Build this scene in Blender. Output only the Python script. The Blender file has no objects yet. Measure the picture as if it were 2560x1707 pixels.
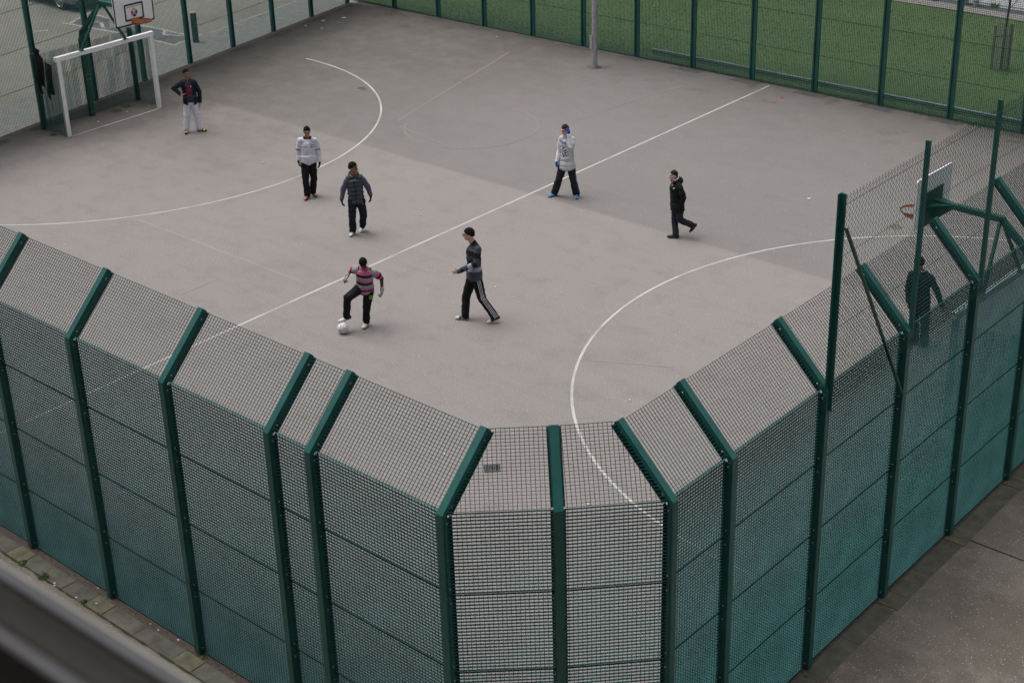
import bpy, bmesh, math, random
import numpy as np
from mathutils import Vector, Matrix, noise
random.seed(7); RNG = np.random.default_rng(7)
S = bpy.context.scene; COL = S.collection
V = Vector
# ---------------------------------------------------------------- camera, sky, sun, exposure
YAW, PITCH, ROLL = -0.742697, 0.453208, -0.028754
fw = V((math.sin(YAW)*math.cos(PITCH), math.cos(YAW)*math.cos(PITCH), -math.sin(PITCH)))
r0 = V((math.cos(YAW), -math.sin(YAW), 0)); u0 = r0.cross(fw)
rt = r0*math.cos(ROLL)+u0*math.sin(ROLL); up = -r0*math.sin(ROLL)+u0*math.cos(ROLL)
cd = bpy.data.cameras.new('camera'); cam = bpy.data.objects.new('camera', cd); COL.objects.link(cam)
cam.matrix_world = Matrix(((rt.x, up.x, -fw.x, 11.81435), (rt.y, up.y, -fw.y, -9.94436), (rt.z, up.z, -fw.z, 13.09118), (0, 0, 0, 1)))
cd.sensor_fit = 'HORIZONTAL'; cd.sensor_width = 36; cd.lens = 36*3970/2560
cd.clip_start = .05; cd.clip_end = 2000
cd.dof.use_dof = True; cd.dof.focus_distance = 26; cd.dof.aperture_fstop = 4.6
S.camera = cam
SUN_EL, SUN_AZ = math.radians(70), math.radians(-110)   # azimuth clockwise from +Y
W = bpy.data.worlds.new('World'); S.world = W; W.use_nodes = True
nt = W.node_tree; nt.nodes.clear()
sky = nt.nodes.new('ShaderNodeTexSky'); sky.sky_type = 'NISHITA'; sky.sun_disc = False
sky.sun_elevation = SUN_EL; sky.sun_rotation = SUN_AZ; sky.air_density = 1.0; sky.dust_density = 6.0; sky.ozone_density = 1.0
hsv = nt.nodes.new('ShaderNodeHueSaturation'); hsv.inputs['Saturation'].default_value = .22   # an overcast sky is nearly grey
bg = nt.nodes.new('ShaderNodeBackground'); bg.inputs[1].default_value = .13
wo = nt.nodes.new('ShaderNodeOutputWorld')
nt.links.new(sky.outputs[0], hsv.inputs['Color']); nt.links.new(hsv.outputs[0], bg.inputs[0]); nt.links.new(bg.outputs[0], wo.inputs[0])
sl = bpy.data.lights.new('sun', 'SUN'); sl.energy = .8; sl.angle = math.radians(45); sl.color = (1, .97, .93)
so = bpy.data.objects.new('sun', sl); COL.objects.link(so)
sd = V((math.sin(SUN_AZ)*math.cos(SUN_EL), math.cos(SUN_AZ)*math.cos(SUN_EL), math.sin(SUN_EL)))
so.rotation_euler = sd.to_track_quat('Z', 'Y').to_euler(); so.location = (0, 0, 30)
S.view_settings.view_transform = 'Standard'; S.view_settings.look = 'None'; S.view_settings.gamma = 1
S.view_settings.exposure = 0.3

# ---------------------------------------------------------------- materials
MATS = {}
def nodes_of(name):
    m = bpy.data.materials.new(name); m.use_nodes = True
    t = m.node_tree; b = t.nodes['Principled BSDF']
    return m, t, b
def N(t, kind, **kw):
    n = t.nodes.new(kind)
    for k, v in kw.items():
        if k in n.inputs: n.inputs[k].default_value = v
        else: setattr(n, k, v)
    return n
def ramp(t, src, p0, p1, c0=(0, 0, 0, 1), c1=(1, 1, 1, 1)):
    r = N(t, 'ShaderNodeValToRGB'); e = r.color_ramp.elements
    e[0].position = p0; e[1].position = p1; e[0].color = c0; e[1].color = c1
    t.links.new(src, r.inputs[0]); return r
def mixc(t, fac, a, b, mode='MIX'):
    m = N(t, 'ShaderNodeMix', data_type='RGBA', blend_type=mode)
    for sock, v in ((m.inputs[0], fac), (m.inputs[6], a), (m.inputs[7], b)):
        if hasattr(v, 'is_linked') or hasattr(v, 'links'): t.links.new(v, sock)
        elif isinstance(v, (int, float)): sock.default_value = v
        else: sock.default_value = (*v[:3], 1)
    return m.outputs[2]
def math_(t, op, a, b=0.0, clamp=False):
    m = N(t, 'ShaderNodeMath', operation=op); m.use_clamp = clamp
    for s_, v in ((m.inputs[0], a), (m.inputs[1], b)):
        if isinstance(v, (int, float)): s_.default_value = v
        else: t.links.new(v, s_)
    return m.outputs[0]
def noise_(t, vec, scale, detail=3, rough=.55):
    n = N(t, 'ShaderNodeTexNoise'); n.inputs['Scale'].default_value = scale; n.inputs['Detail'].default_value = detail; n.inputs['Roughness'].default_value = rough
    t.links.new(vec, n.inputs['Vector']); return n.outputs[0]
def mat(name, col, rough=.6, var=.15, scale=6, bump=0, bscale=60, metal=0, spec=.5, tint=None, coat=0):
    if name in MATS: return MATS[name]
    m, t, b = nodes_of(name)
    tc = N(t, 'ShaderNodeTexCoord').outputs['Object']
    f = ramp(t, noise_(t, tc, scale, 4), .3, .7).outputs[0]
    lo = [c*(1-var) for c in col]; hi = [min(1, c*(1+var)) for c in (tint or col)]
    c = mixc(t, f, lo, hi); t.links.new(c, b.inputs['Base Color'])
    b.inputs['Roughness'].default_value = rough; b.inputs['Metallic'].default_value = metal; b.inputs['Specular IOR Level'].default_value = spec
    if coat: b.inputs['Coat Weight'].default_value = coat; b.inputs['Coat Roughness'].default_value = .15
    if bump:
        bp = N(t, 'ShaderNodeBump'); bp.inputs['Strength'].default_value = bump; bp.inputs['Distance'].default_value = .01
        t.links.new(noise_(t, tc, bscale, 3), bp.inputs['Height']); t.links.new(bp.outputs[0], b.inputs['Normal'])
    MATS[name] = m; return m
GREEN = mat('green_paint', (.013, .098, .088), .36, .2, 3, .05, 90, spec=.5)
def weather(m):
    # chipped and chalky paint: small pale chips and broad dull streaks
    t = m.node_tree; b = t.nodes['Principled BSDF']; src = b.inputs['Base Color'].links[0].from_socket
    tc = N(t, 'ShaderNodeTexCoord').outputs['Object']; mp = N(t, 'ShaderNodeMapping'); mp.inputs['Scale'].default_value = (14, 14, 1.2); t.links.new(tc, mp.inputs[0])
    c = mixc(t, math_(t, 'MULTIPLY', ramp(t, noise_(t, mp.outputs[0], 1.0, 4, .7), .48, .75).outputs[0], .45), src, (.030, .105, .098))
    c = mixc(t, math_(t, 'MULTIPLY', ramp(t, noise_(t, tc, 19, 3, .75), .70, .72).outputs[0], .7), c, (.24, .30, .28))
    c = mixc(t, math_(t, 'MULTIPLY', ramp(t, noise_(t, tc, 5, 5, .8), .63, .72).outputs[0], .5), c, (.035, .040, .022)); t.links.new(c, b.inputs['Base Color'])
weather(GREEN)
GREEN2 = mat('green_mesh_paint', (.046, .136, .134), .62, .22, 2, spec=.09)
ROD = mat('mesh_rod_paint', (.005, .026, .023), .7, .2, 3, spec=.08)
GREEND = mat('green_old_paint', (.010, .080, .062), .5, .18, 4, spec=.3)
STEEL = mat('bolt_steel', (.34, .34, .35), .35, .1, 40, metal=1)
GALV = mat('galvanised_steel', (.40, .42, .44), .5, .22, 9, metal=.2)
WHITE = mat('white_goal_paint', (.86, .865, .88), .5, .06, 5, .05)
BLACKP = mat('black_rubber', (.014, .014, .016), .6, .2)
ORANGE = mat('orange_paint', (.60, .17, .045), .45, .18, 14)
CHAIN = mat('chain_wire', (.006, .032, .027), .7, .2, 4, spec=.1)

def tarmac(name, kind):
    m, t, b = nodes_of(name)
    pos = N(t, 'ShaderNodeNewGeometry').outputs['Position']
    sep = N(t, 'ShaderNodeSeparateXYZ'); t.links.new(pos, sep.inputs[0]); X, Y = sep.outputs[0], sep.outputs[1]
    big = noise_(t, pos, .35, 5, .6); mid = noise_(t, pos, 1.6, 5, .65); fine = noise_(t, pos, 34, 3, .8); grit = noise_(t, pos, 120, 2, .9)
    if kind == 'court':
        wob = math_(t, 'MULTIPLY', math_(t, 'SUBTRACT', noise_(t, pos, 2.5, 2), .5), .07)
        y2 = math_(t, 'ADD', Y, wob)
        far = math_(t, 'MULTIPLY', math_(t, 'SUBTRACT', y2, 15.93), 9, True)
        near = math_(t, 'MULTIPLY', math_(t, 'SUBTRACT', 9.27, y2), 20, True)
        # newer strip beside the near seam is a touch pinker; the far lane is older and greyer
        c = mixc(t, far, (.265, .242, .234), (.213, .199, .193))
        c = mixc(t, math_(t, 'MULTIPLY', near, .6), c, (.256, .236, .229))
        # scuffed, broken joint line along the near seam
        d = math_(t, 'ABSOLUTE', math_(t, 'SUBTRACT', y2, 9.24))
        ln = math_(t, 'MULTIPLY', math_(t, 'SUBTRACT', .035, d), 40, True)
        ln = math_(t, 'MULTIPLY', ln, math_(t, 'MULTIPLY', math_(t, 'MULTIPLY', math_(t, 'ADD', X, 17.6), 2, True), math_(t, 'MULTIPLY', math_(t, 'SUBTRACT', -11.3, X), 2, True)))
        c = mixc(t, math_(t, 'MULTIPLY', ln, .6), c, (.36, .31, .29))
        # grime and algae that gathers toward the fences and the back left corner
        def grad(a, k, o): return math_(t, 'MULTIPLY', math_(t, 'SUBTRACT', a, o), k, True)
        g1 = math_(t, 'MULTIPLY', grad(X, -.085, -14.5), grad(Y, .13, 8.5))        # to the back left
        g2 = grad(Y, .15, 20.0); g3 = grad(X, -.2, -21.5); g4 = math_(t, 'MULTIPLY', grad(Y, -.5, 1.3), .5)
        g = math_(t, 'ADD', math_(t, 'MULTIPLY', g1, 1.25), math_(t, 'MULTIPLY', math_(t, 'ADD', g2, math_(t, 'ADD', g3, g4)), .62), True)
        st = ramp(t, math_(t, 'ADD', math_(t, 'MULTIPLY', mid, .6), math_(t, 'MULTIPLY', big, .4)), .36, .68).outputs[0]
        c = mixc(t, math_(t, 'MULTIPLY', math_(t, 'MULTIPLY', g, math_(t, 'ADD', math_(t, 'MULTIPLY', st, .6), .4)), .9), c, (.090, .079, .066))
        # broad blotches over the whole court
        c = mixc(t, math_(t, 'MULTIPLY', ramp(t, mid, .50, .72).outputs[0], .30), c, (.160, .146, .138))
        c = mixc(t, math_(t, 'MULTIPLY', ramp(t, big, .52, .72).outputs[0], .22), c, (.178, .158, .147))
        # long faint streaks along the laying direction
        mp = N(t, 'ShaderNodeMapping'); mp.inputs['Scale'].default_value = (.25, 3.2, 1); t.links.new(pos, mp.inputs[0])
        c = mixc(t, math_(t, 'MULTIPLY', ramp(t, noise_(t, mp.outputs[0], 1.0, 4, .7), .5, .75).outputs[0], .16), c, (.145, .135, .128))
        # moss patches
        ms = math_(t, 'MULTIPLY', ramp(t, noise_(t, pos, 1.1, 6, .7), .56, .66).outputs[0], math_(t, 'ADD', grad(Y, .3, 23.4), grad(X, -.5, -23.7), True))
        c = mixc(t, math_(t, 'MULTIPLY', ms, .8), c, (.080, .080, .042))
        lo, hi, speck = .52, 1.50, .55
    elif kind == 'yard':
        c = mixc(t, ramp(t, big, .35, .7).outputs[0], (.130, .112, .092), (.225, .198, .170))
        c = mixc(t, math_(t, 'MULTIPLY', ramp(t, mid, .45, .75).outputs[0], .5), c, (.095, .086, .066))
        c = mixc(t, math_(t, 'MULTIPLY', ramp(t, noise_(t, pos, .9, 6, .75), .52, .68).outputs[0], .55), c, (.30, .265, .23))
        lo, hi, speck = .45, 1.6, 1.15
    else:   # car park
        c = mixc(t, ramp(t, big, .35, .7).outputs[0], (.20, .186, .163), (.26, .243, .215))
        c = mixc(t, math_(t, 'MULTIPLY', ramp(t, mid, .5, .75).outputs[0], .3), c, (.14, .135, .122))
        lo, hi, speck = .75, 1.25, .5
    f = math_(t, 'ADD', math_(t, 'MULTIPLY', fine, .5), math_(t, 'MULTIPLY', grit, .5))
    r = ramp(t, f, .32, .68, (lo, lo, lo, 1), (hi, hi, hi, 1)).outputs[0]
    c = mixc(t, 1.0, c, r, 'MULTIPLY')
    vo = N(t, 'ShaderNodeTexVoronoi'); vo.inputs['Scale'].default_value = 30 if kind == 'yard' else 17; t.links.new(pos, vo.inputs['Vector'])
    wn = N(t, 'ShaderNodeTexWhiteNoise'); t.links.new(vo.outputs['Position'], wn.inputs['Vector'])
    pick = math_(t, 'GREATER_THAN', wn.outputs['Value'], .84 if kind == 'yard' else .972)
    dot = math_(t, 'MULTIPLY', math_(t, 'LESS_THAN', vo.outputs['Distance'], .22 if kind == 'yard' else .22), pick)
    c = mixc(t, math_(t, 'MULTIPLY', dot, speck*.75), c, (.62, .59, .55))
    t.links.new(c, b.inputs['Base Color']); b.inputs['Roughness'].default_value = .88; b.inputs['Specular IOR Level'].default_value = .25
    bp = N(t, 'ShaderNodeBump'); bp.inputs['Strength'].default_value = .35; bp.inputs['Distance'].default_value = .006
    t.links.new(f, bp.inputs['Height']); t.links.new(bp.outputs[0], b.inputs['Normal'])
    return m
COURT, YARD, CARPARK = tarmac('court_tarmac', 'court'), tarmac('exposed_aggregate', 'yard'), tarmac('car_park_tarmac', 'park')
def paint(name, col, keep, under=(.33, .30, .285)):
    """worn line paint: flakes of the tarmac below show through it"""
    m, t, b = nodes_of(name)
    pos = N(t, 'ShaderNodeNewGeometry').outputs['Position']
    n1 = noise_(t, pos, 70, 4, .8); n2 = noise_(t, pos, 1.3, 4, .6)
    f = math_(t, 'ADD', math_(t, 'MULTIPLY', n1, .55), math_(t, 'MULTIPLY', n2, .45))
    r = ramp(t, f, keep-.07, keep+.07).outputs[0]
    t.links.new(mixc(t, r, col, under), b.inputs['Base Color']); b.inputs['Roughness'].default_value = .8
    return m
LINE = paint('white_line_paint', (.53, .52, .50), .55, (.25, .23, .22))
LINE2 = paint('bay_line_paint', (.44, .43, .41), .54, (.21, .20, .18))
RED = paint('faded_red_paint', (.33, .175, .165), .44, (.205, .19, .183))
RED2 = paint('faint_red_paint', (.245, .172, .164), .38, (.215, .198, .19))

RED3 = paint('near_red_paint', (.33, .235, .225), .42, (.265, .242, .234))

# ---------------------------------------------------------------- mesh helpers
ORG = {}
class MB:
    def __init__(s): s.v = []; s.f = []
    def add(s, vs, fs):
        o = len(s.v); s.v += [tuple(p) for p in vs]; s.f += [tuple(o+i for i in f) for f in fs]; return s
    def box(s, c, d, M=None):
        c = V(c); x, y, z = d[0]/2, d[1]/2, d[2]/2
        ps = [V(p) for p in ((-x,-y,-z),(x,-y,-z),(x,y,-z),(-x,y,-z),(-x,-y,z),(x,-y,z),(x,y,z),(-x,y,z))]
        if M is not None: ps = [M @ p for p in ps]
        return s.add([c+p for p in ps], [(0,3,2,1),(4,5,6,7),(0,1,5,4),(1,2,6,5),(2,3,7,6),(3,0,4,7)])
    def bar(s, p, q, w, d, side):
        """box section from p to q; w along 'side', d across"""
        p, q = V(p), V(q); ax = (q-p); L = ax.length; ax /= L
        sx = V(side); sx = (sx-ax*sx.dot(ax)).normalized(); sy = ax.cross(sx)
        M = Matrix((sx, sy, ax)).transposed()
        return s.box((p+q)/2, (w, d, L), M)
    def tube(s, pts, r, n=8, caps=True, closed=False):
        pts = [V(p) for p in pts]; k = len(pts); vs = []; fs = []
        prev = None
        for i, p in enumerate(pts):
            a = pts[i-1] if (i or closed) else p; b = pts[(i+1) % k] if (i < k-1 or closed) else p
            t = (b-a).normalized()
            if prev is None: prev = t.orthogonal().normalized()
            prev = (prev-t*prev.dot(t)).normalized(); bn = t.cross(prev)
            ri = r[i] if isinstance(r, (list, tuple)) else r
            for j in range(n):
                an = 2*math.pi*j/n; vs.append(p+prev*math.cos(an)*ri+bn*math.sin(an)*ri)
        m = k if closed else k-1
        for i in range(m):
            for j in range(n):
                a = i*n+j; b = i*n+(j+1) % n; c = ((i+1) % k)*n+(j+1) % n; d = ((i+1) % k)*n+j
                fs.append((a, b, c, d))
        if caps and not closed: fs.append(tuple(range(n))[::-1]); fs.append(tuple((k-1)*n+j for j in range(n)))
        return s.add(vs, fs)
    def poly(s, pts, z): return s.add([(p[0], p[1], z) for p in pts], [tuple(range(len(pts)))])
    def prism(s, pts, z0, z1):
        n = len(pts)
        return s.add([(p[0], p[1], z0) for p in pts]+[(p[0], p[1], z1) for p in pts],
                     [tuple(range(n))[::-1], tuple(range(n, 2*n))]+[(i, (i+1) % n, n+(i+1) % n, n+i) for i in range(n)])
    def ell(s, c, ax, ay, az, nu=16, nv=10):
        c, ax, ay, az = V(c), V(ax), V(ay), V(az); vs = [c-az]; fs = []
        for i in range(1, nv):
            th = math.pi*i/nv
            for j in range(nu):
                ph = 2*math.pi*j/nu
                vs.append(c+ax*math.sin(th)*math.cos(ph)+ay*math.sin(th)*math.sin(ph)-az*math.cos(th))
        vs.append(c+az); last = len(vs)-1
        for j in range(nu):
            fs.append((0, 1+(j+1) % nu, 1+j)); fs.append((last, 1+(nv-2)*nu+j, 1+(nv-2)*nu+(j+1) % nu))
            for i in range(nv-2):
                a = 1+i*nu+j; b = 1+i*nu+(j+1) % nu; fs.append((a, b, b+nu, a+nu))
        return s.add(vs, fs)
    def cap(s, p, q, r1, r2, flat=None):
        p, q = V(p), V(q)
        for c, r in ((p, r1), (q, r2)): s.ell(c, (r, 0, 0), (0, r, 0), (0, 0, r), 14, 8)
        if (q-p).length > 1e-4: s.tube([p, q], [r1, r2], 14)
        return s
    def mesh(s, name, mats, off=V((0, 0, 0)), smooth=False):
        me = bpy.data.meshes.new(name); me.from_pydata([tuple(V(p)-off) for p in s.v], [], s.f); me.update()
        for m in (mats if isinstance(mats, (list, tuple)) else [mats]): me.materials.append(m)
        if smooth: me.polygons.foreach_set('use_smooth', [True]*len(me.polygons))
        return me
def link(name, me, parent=None, M=None):
    """link a mesh object; coordinates are world minus the origin of its thing"""
    o = bpy.data.objects.new(name, me); COL.objects.link(o)
    if parent is not None:
        o.parent = parent
        if M is not None: o.matrix_basis = Matrix.Translation(-ORG[parent]) @ M; ORG[o] = M.translation.copy()
        else: ORG[o] = ORG[parent]
    else:
        o.location = M.translation if M is not None else (0, 0, 0); ORG[o] = V(o.location)
    return o
def part(name, mb, mats, parent, smooth=False, label=None):
    o = link(name, mb.mesh(name, mats, ORG[parent], smooth), parent)
    if label: o['label'] = label
    return o
def thing(name, label, cat, loc=(0, 0, 0), group=None):
    o = bpy.data.objects.new(name, None); COL.objects.link(o); o.location = loc; o.empty_display_size = .2; ORG[o] = V(loc)
    o['label'] = label; o['category'] = cat
    if group: o['group'] = group
    return o
def single(name, mb, mats, label, cat, loc=(0, 0, 0), group=None, smooth=False):
    o = link(name, mb.mesh(name, mats, V(loc), smooth), None, Matrix.Translation(V(loc)))
    o['label'] = label; o['category'] = cat
    if group: o['group'] = group
    return o
def struct(name, mb, mats, kind='structure', smooth=False):
    o = link(name, mb.mesh(name, mats, V((0, 0, 0)), smooth)); o['kind'] = kind; return o
def bevel(o, w=.006, seg=2):
    m = o.modifiers.new('bevel', 'BEVEL'); m.width = w; m.segments = seg; m.limit_method = 'ANGLE'; return o
PEOPLE={
'keeper':dict(h=(-0.812,0.584),top=(-21.335,14.006,1.665),hc=(-21.336,14.005,1.540),chin=(-21.310,13.990,1.406),nk=(-21.347,14.025,1.385),RS=(-21.431,13.873,1.358),LS=(-21.221,14.165,1.336),RE=(-21.535,13.695,1.191),RW=(-21.375,13.779,1.042),RF=(-21.280,13.809,1.071),LE=(-21.188,14.245,1.031),LW=(-21.161,14.214,0.777),LF=(-21.156,14.187,0.685),RH=(-21.371,13.957,0.813),LH=(-21.267,14.101,0.797),RK=(-21.351,13.881,0.428),LK=(-21.202,14.089,0.429),RA=(-21.352,13.818,0.090),LA=(-21.158,14.089,0.090),RT=(-21.246,13.712,0.030),LT=(-21.066,14.141,0.030)),
'grey':dict(h=(-0.768,0.641),top=(-15.179,12.715,1.712),hc=(-15.184,12.708,1.571),chin=(-15.139,12.669,1.433),nk=(-15.203,12.717,1.419),RS=(-15.303,12.565,1.427),LS=(-15.068,12.848,1.399),RE=(-15.366,12.552,1.139),RW=(-15.327,12.506,0.926),RF=(-15.296,12.481,0.802),LE=(-15.073,12.904,1.104),LW=(-15.020,12.873,0.856),LF=(-14.999,12.836,0.731),RH=(-15.257,12.621,0.841),LH=(-15.141,12.760,0.827),RK=(-15.187,12.549,0.459),LK=(-15.141,12.759,0.422),RA=(-15.159,12.545,0.090),LA=(-15.199,12.748,0.100),RT=(-15.073,12.391,0.030),LT=(-15.051,12.696,0.030)),
'vest':dict(h=(-0.749,0.662),top=(-12.577,11.739,1.682),hc=(-12.583,11.732,1.548),chin=(-12.527,11.734,1.410),nk=(-12.601,11.741,1.373),RS=(-12.690,11.611,1.335),LS=(-12.453,11.879,1.323),RE=(-12.771,11.564,1.066),RW=(-12.766,11.495,0.871),RF=(-12.720,11.486,0.669),LE=(-12.428,11.968,1.075),LW=(-12.367,11.976,0.919),LF=(-12.348,11.952,0.763),RH=(-12.630,11.678,0.779),LH=(-12.507,11.818,0.766),RK=(-12.590,11.603,0.462),LK=(-12.456,11.815,0.473),RA=(-12.695,11.682,0.090),LA=(-12.648,11.942,0.140),RT=(-12.621,11.552,0.030),LT=(-12.623,11.856,0.040)),
'kick':dict(h=(-0.750,0.662),top=(-8.934,8.568,1.450),hc=(-8.894,8.523,1.375),chin=(-8.808,8.455,1.277),nk=(-8.940,8.591,1.241),RS=(-9.089,8.513,1.247),LS=(-8.835,8.741,1.172),RE=(-9.287,8.561,1.106),RW=(-9.258,8.428,1.060),RF=(-9.268,8.341,0.970),LE=(-8.824,8.904,0.950),LW=(-8.754,8.833,0.766),LF=(-8.735,8.794,0.667),RH=(-9.089,8.574,0.778),LH=(-8.956,8.694,0.720),RK=(-9.031,8.186,0.735),LK=(-8.962,8.597,0.431),RA=(-9.162,8.243,0.300),LA=(-9.024,8.617,0.090),RT=(-9.198,8.117,0.235),LT=(-8.933,8.432,0.030)),
'stripe':dict(h=(-0.692,0.722),top=(-7.572,10.085,1.921),hc=(-7.590,10.068,1.790),chin=(-7.619,10.040,1.622),nk=(-7.533,10.123,1.631),LS=(-7.350,10.063,1.603),RS=(-7.666,10.230,1.487),LE=(-7.355,9.988,1.280),LW=(-7.619,9.791,1.119),LF=(-7.737,9.705,1.102),RE=(-7.713,10.255,1.205),RW=(-7.696,10.189,0.997),RF=(-7.698,10.159,0.910),LH=(-7.451,10.091,0.931),RH=(-7.616,10.154,0.878),LK=(-7.375,10.136,0.506),RK=(-7.742,10.088,0.475),LA=(-7.174,10.267,0.130),RA=(-7.721,10.016,0.090),LT=(-7.250,10.170,0.030),RT=(-7.877,9.900,0.030)),
'phone':dict(h=(-0.648,0.762),top=(-10.476,16.324,1.734),hc=(-10.482,16.319,1.614),chin=(-10.477,16.258,1.485),nk=(-10.473,16.353,1.480),RS=(-10.570,16.297,1.430),LS=(-10.328,16.397,1.440),RE=(-10.605,16.267,1.143),RW=(-10.613,16.181,0.882),RF=(-10.608,16.159,0.805),LE=(-10.276,16.284,1.265),LW=(-10.326,16.268,1.552),LF=(-10.342,16.307,1.646),RH=(-10.540,16.296,0.767),LH=(-10.374,16.384,0.778),RK=(-10.578,16.211,0.459),LK=(-10.313,16.384,0.456),RA=(-10.725,16.216,0.090),LA=(-10.288,16.468,0.090),RT=(-10.759,16.015,0.030),LT=(-10.154,16.312,0.030)),
'hood':dict(h=(-0.589,0.808),top=(-7.100,15.884,1.507),hc=(-7.106,15.880,1.401),chin=(-7.126,15.841,1.263),nk=(-7.067,15.908,1.293),LS=(-6.897,15.859,1.216),RS=(-7.182,15.985,1.140),LE=(-6.806,15.851,0.975),LW=(-6.891,15.900,0.763),LF=(-6.945,15.935,0.656),RE=(-7.232,16.036,0.873),RW=(-7.158,15.966,0.711),RF=(-7.107,15.941,0.657),LH=(-6.952,15.905,0.687),RH=(-7.094,15.975,0.631),LK=(-6.915,15.895,0.433),RK=(-7.092,15.939,0.333),LA=(-6.727,16.082,0.299),RA=(-7.004,15.869,0.090),LT=(-6.775,16.072,0.141),RT=(-7.133,15.771,0.030)),
'mesh':dict(h=(-0.446,0.895),top=(-0.524,14.378,1.758),hc=(-0.514,14.382,1.633),chin=(-0.575,14.374,1.486),nk=(-0.464,14.407,1.491),LS=(-0.657,14.367,1.430),RS=(-0.264,14.451,1.430),LE=(-0.681,14.377,1.100),LW=(-0.632,14.346,0.860),LF=(-0.617,14.331,0.750),RE=(-0.156,14.516,1.100),RW=(-0.073,14.558,0.860),RF=(-0.031,14.556,0.750),LH=(-0.553,14.408,0.860),RH=(-0.332,14.429,0.860),LK=(-0.512,14.428,0.460),RK=(-0.308,14.441,0.460),LA=(-0.484,14.464,0.090),RA=(-0.297,14.468,0.090),LT=(-0.581,14.573,0.030),RT=(-0.398,14.574,0.030)),
}
# ---------------------------------------------------------------- ground
XR = lambda y: 3.373-.028*y            # outer face of the near right fence
YF = lambda x: 26.235+.021*(x+26.27)   # inner face of the far fence
XL = lambda y: -26.473-.2034*(y-17.926)  # left end fence
CORNER_L = (-28.19, 26.19); CORNER_R = (XR(26.9), 26.86); NL = (-22.84, .085)
court_poly = [(-22.84, .085), (1.6, .085), (2.47, .93), (3.27, 1.75), (XR(26.8)-.09, 26.8), CORNER_L]
mb = MB().poly([(-160, -120), (160, -120), (160, 200), (-160, 200)], -.06); struct('ground', mb, mat('earth', (.10, .09, .075), .95, .25, .8, .3))
mb = MB().poly(court_poly, 0); struct('court', mb, COURT)
# exposed aggregate yard outside the near fences, with an open joint
mb = MB().poly([(-40, -30), (30, -30), (30, 9.05), (3.1, 9.10), (3.22, 1.72), (1.62, .0), (-40, .0)], 0).poly([(3.1, 9.125), (30, 9.075), (30, 60), (XR(26)+.6, 60), (XR(26)-.05, 26)], 0)
struct('yard', mb, YARD)
mb = MB().poly([(3.4, 9.0), (30, 9.0), (30, 9.16), (3.4, 9.16)], -.02); struct('joint', mb, mat('mossy_joint', (.035, .038, .018), .95, .4, 30))
# soil seam between fence and edging, then edging flags
SOIL = mat('soil', (.085, .068, .058), .97, .45, 22, .8, 60)
mb = MB().poly([(-23, -.06), (1.66, -.06), (3.40, 1.68), (XR(26), 26.9), (XR(26)-.14, 26.9), (3.2, 1.75), (1.6, .075), (-23, .075)], .002); struct('soil', mb, SOIL)
FLAG = [mat('flag_grey', (.115, .112, .088), .93, .3, 5, .4, 70), mat('flag_olive', (.128, .122, .082), .93, .3, 6, .4, 70), mat('flag_dark', (.100, .097, .080), .93, .3, 5, .4, 70)]
class MBs(MB):
    def __init__(s): super().__init__(); s.mi = []
    def slab(s, pts, z0, z1, m): n = len(s.f); s.prism(pts, z0, z1); s.mi += [m]*(len(s.f)-n); return s
e = MBs(); posts_x = [-21.3, -19.3, -17.3, -15.3, -13.28, -11.27, -9.25, -7.235, -5.219, -3.202, -1.2, 1.55]
for i in range(len(posts_x)-1):
    a, b = posts_x[i]-.20, posts_x[i+1]-.22
    a2 = a+.40; j = lambda: random.uniform(-.008, .008)
    e.slab([(a, -.34+j()), (a2, -.33+j()), (a2-.02, -.045+j()), (a+.01, -.05+j())], -.03, .012, 1)
    m_ = (a2+b)/2+random.uniform(-.25, .25)
    e.slab([(a2+.008, -.32+j()), (m_, -.32+j()), (m_+.01, -.055+j()), (a2+.008, -.05+j())], -.03, .008+j()*.3, 0)
    e.slab([(m_+.014, -.32+j()), (b-.01, -.325+j()), (b-.01, -.05+j()), (m_+.02, -.05+j())], -.03, .007+j()*.3, random.choice((0, 2, 0)))
posts_y = [1.9, 2.906, 4.956, 6.995, 9.011, 11.006, 13.0, 15.0, 17.0, 19.0, 21.0, 23.0, 25.0]
for i in range(1, len(posts_y)-1):
    a, b = posts_y[i]-.12, posts_y[i+1]-.14; x0 = lambda y: XR(y)-.035; x1 = lambda y: XR(y)+.255
    j = lambda: random.uniform(-.006, .006)
    if i >= 3: e.slab([(x0(a), a), (x1(a)+.02, a+j()), (x1(a)+.01, a+.34), (x0(a)+.01, a+.33)], -.03, .012, 1)
    else: a -= .33
    m_ = (a+.34+b)/2+random.uniform(-.3, .3)
    e.slab([(x0(a), a+.345), (x1(a), a+.35), (x1(m_), m_+j()), (x0(m_), m_)], -.03, .006+j()*.3, 0)
    e.slab([(x0(m_), m_+.008), (x1(m_), m_+.008), (x1(b), b-.01), (x0(b), b-.01)], -.03, .007+j()*.3, 2 if i % 2 else 0)
e.slab([(1.70, -.36), (1.78, -.37), (3.66, 1.62), (3.46, 1.70)], -.03, .006, 0)
me = e.mesh('edging', FLAG); me.polygons.foreach_set('material_index', e.mi); o = link('paving', me); o['kind'] = 'structure'
mb = MB(); jit = [random.uniform(-.014, .014) for _ in range(160)]
for i in range(159): x = -14+i*.1; mb.add([(x, -.345+jit[i], .0125), (x+.1, -.345+jit[i+1], .0125), (x+.1, -.322-jit[i+1]*.6, .0125), (x, -.322-jit[i]*.6, .0125)], [(0, 1, 2, 3)])
struct('joint', mb, MATS['mossy_joint'])
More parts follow.
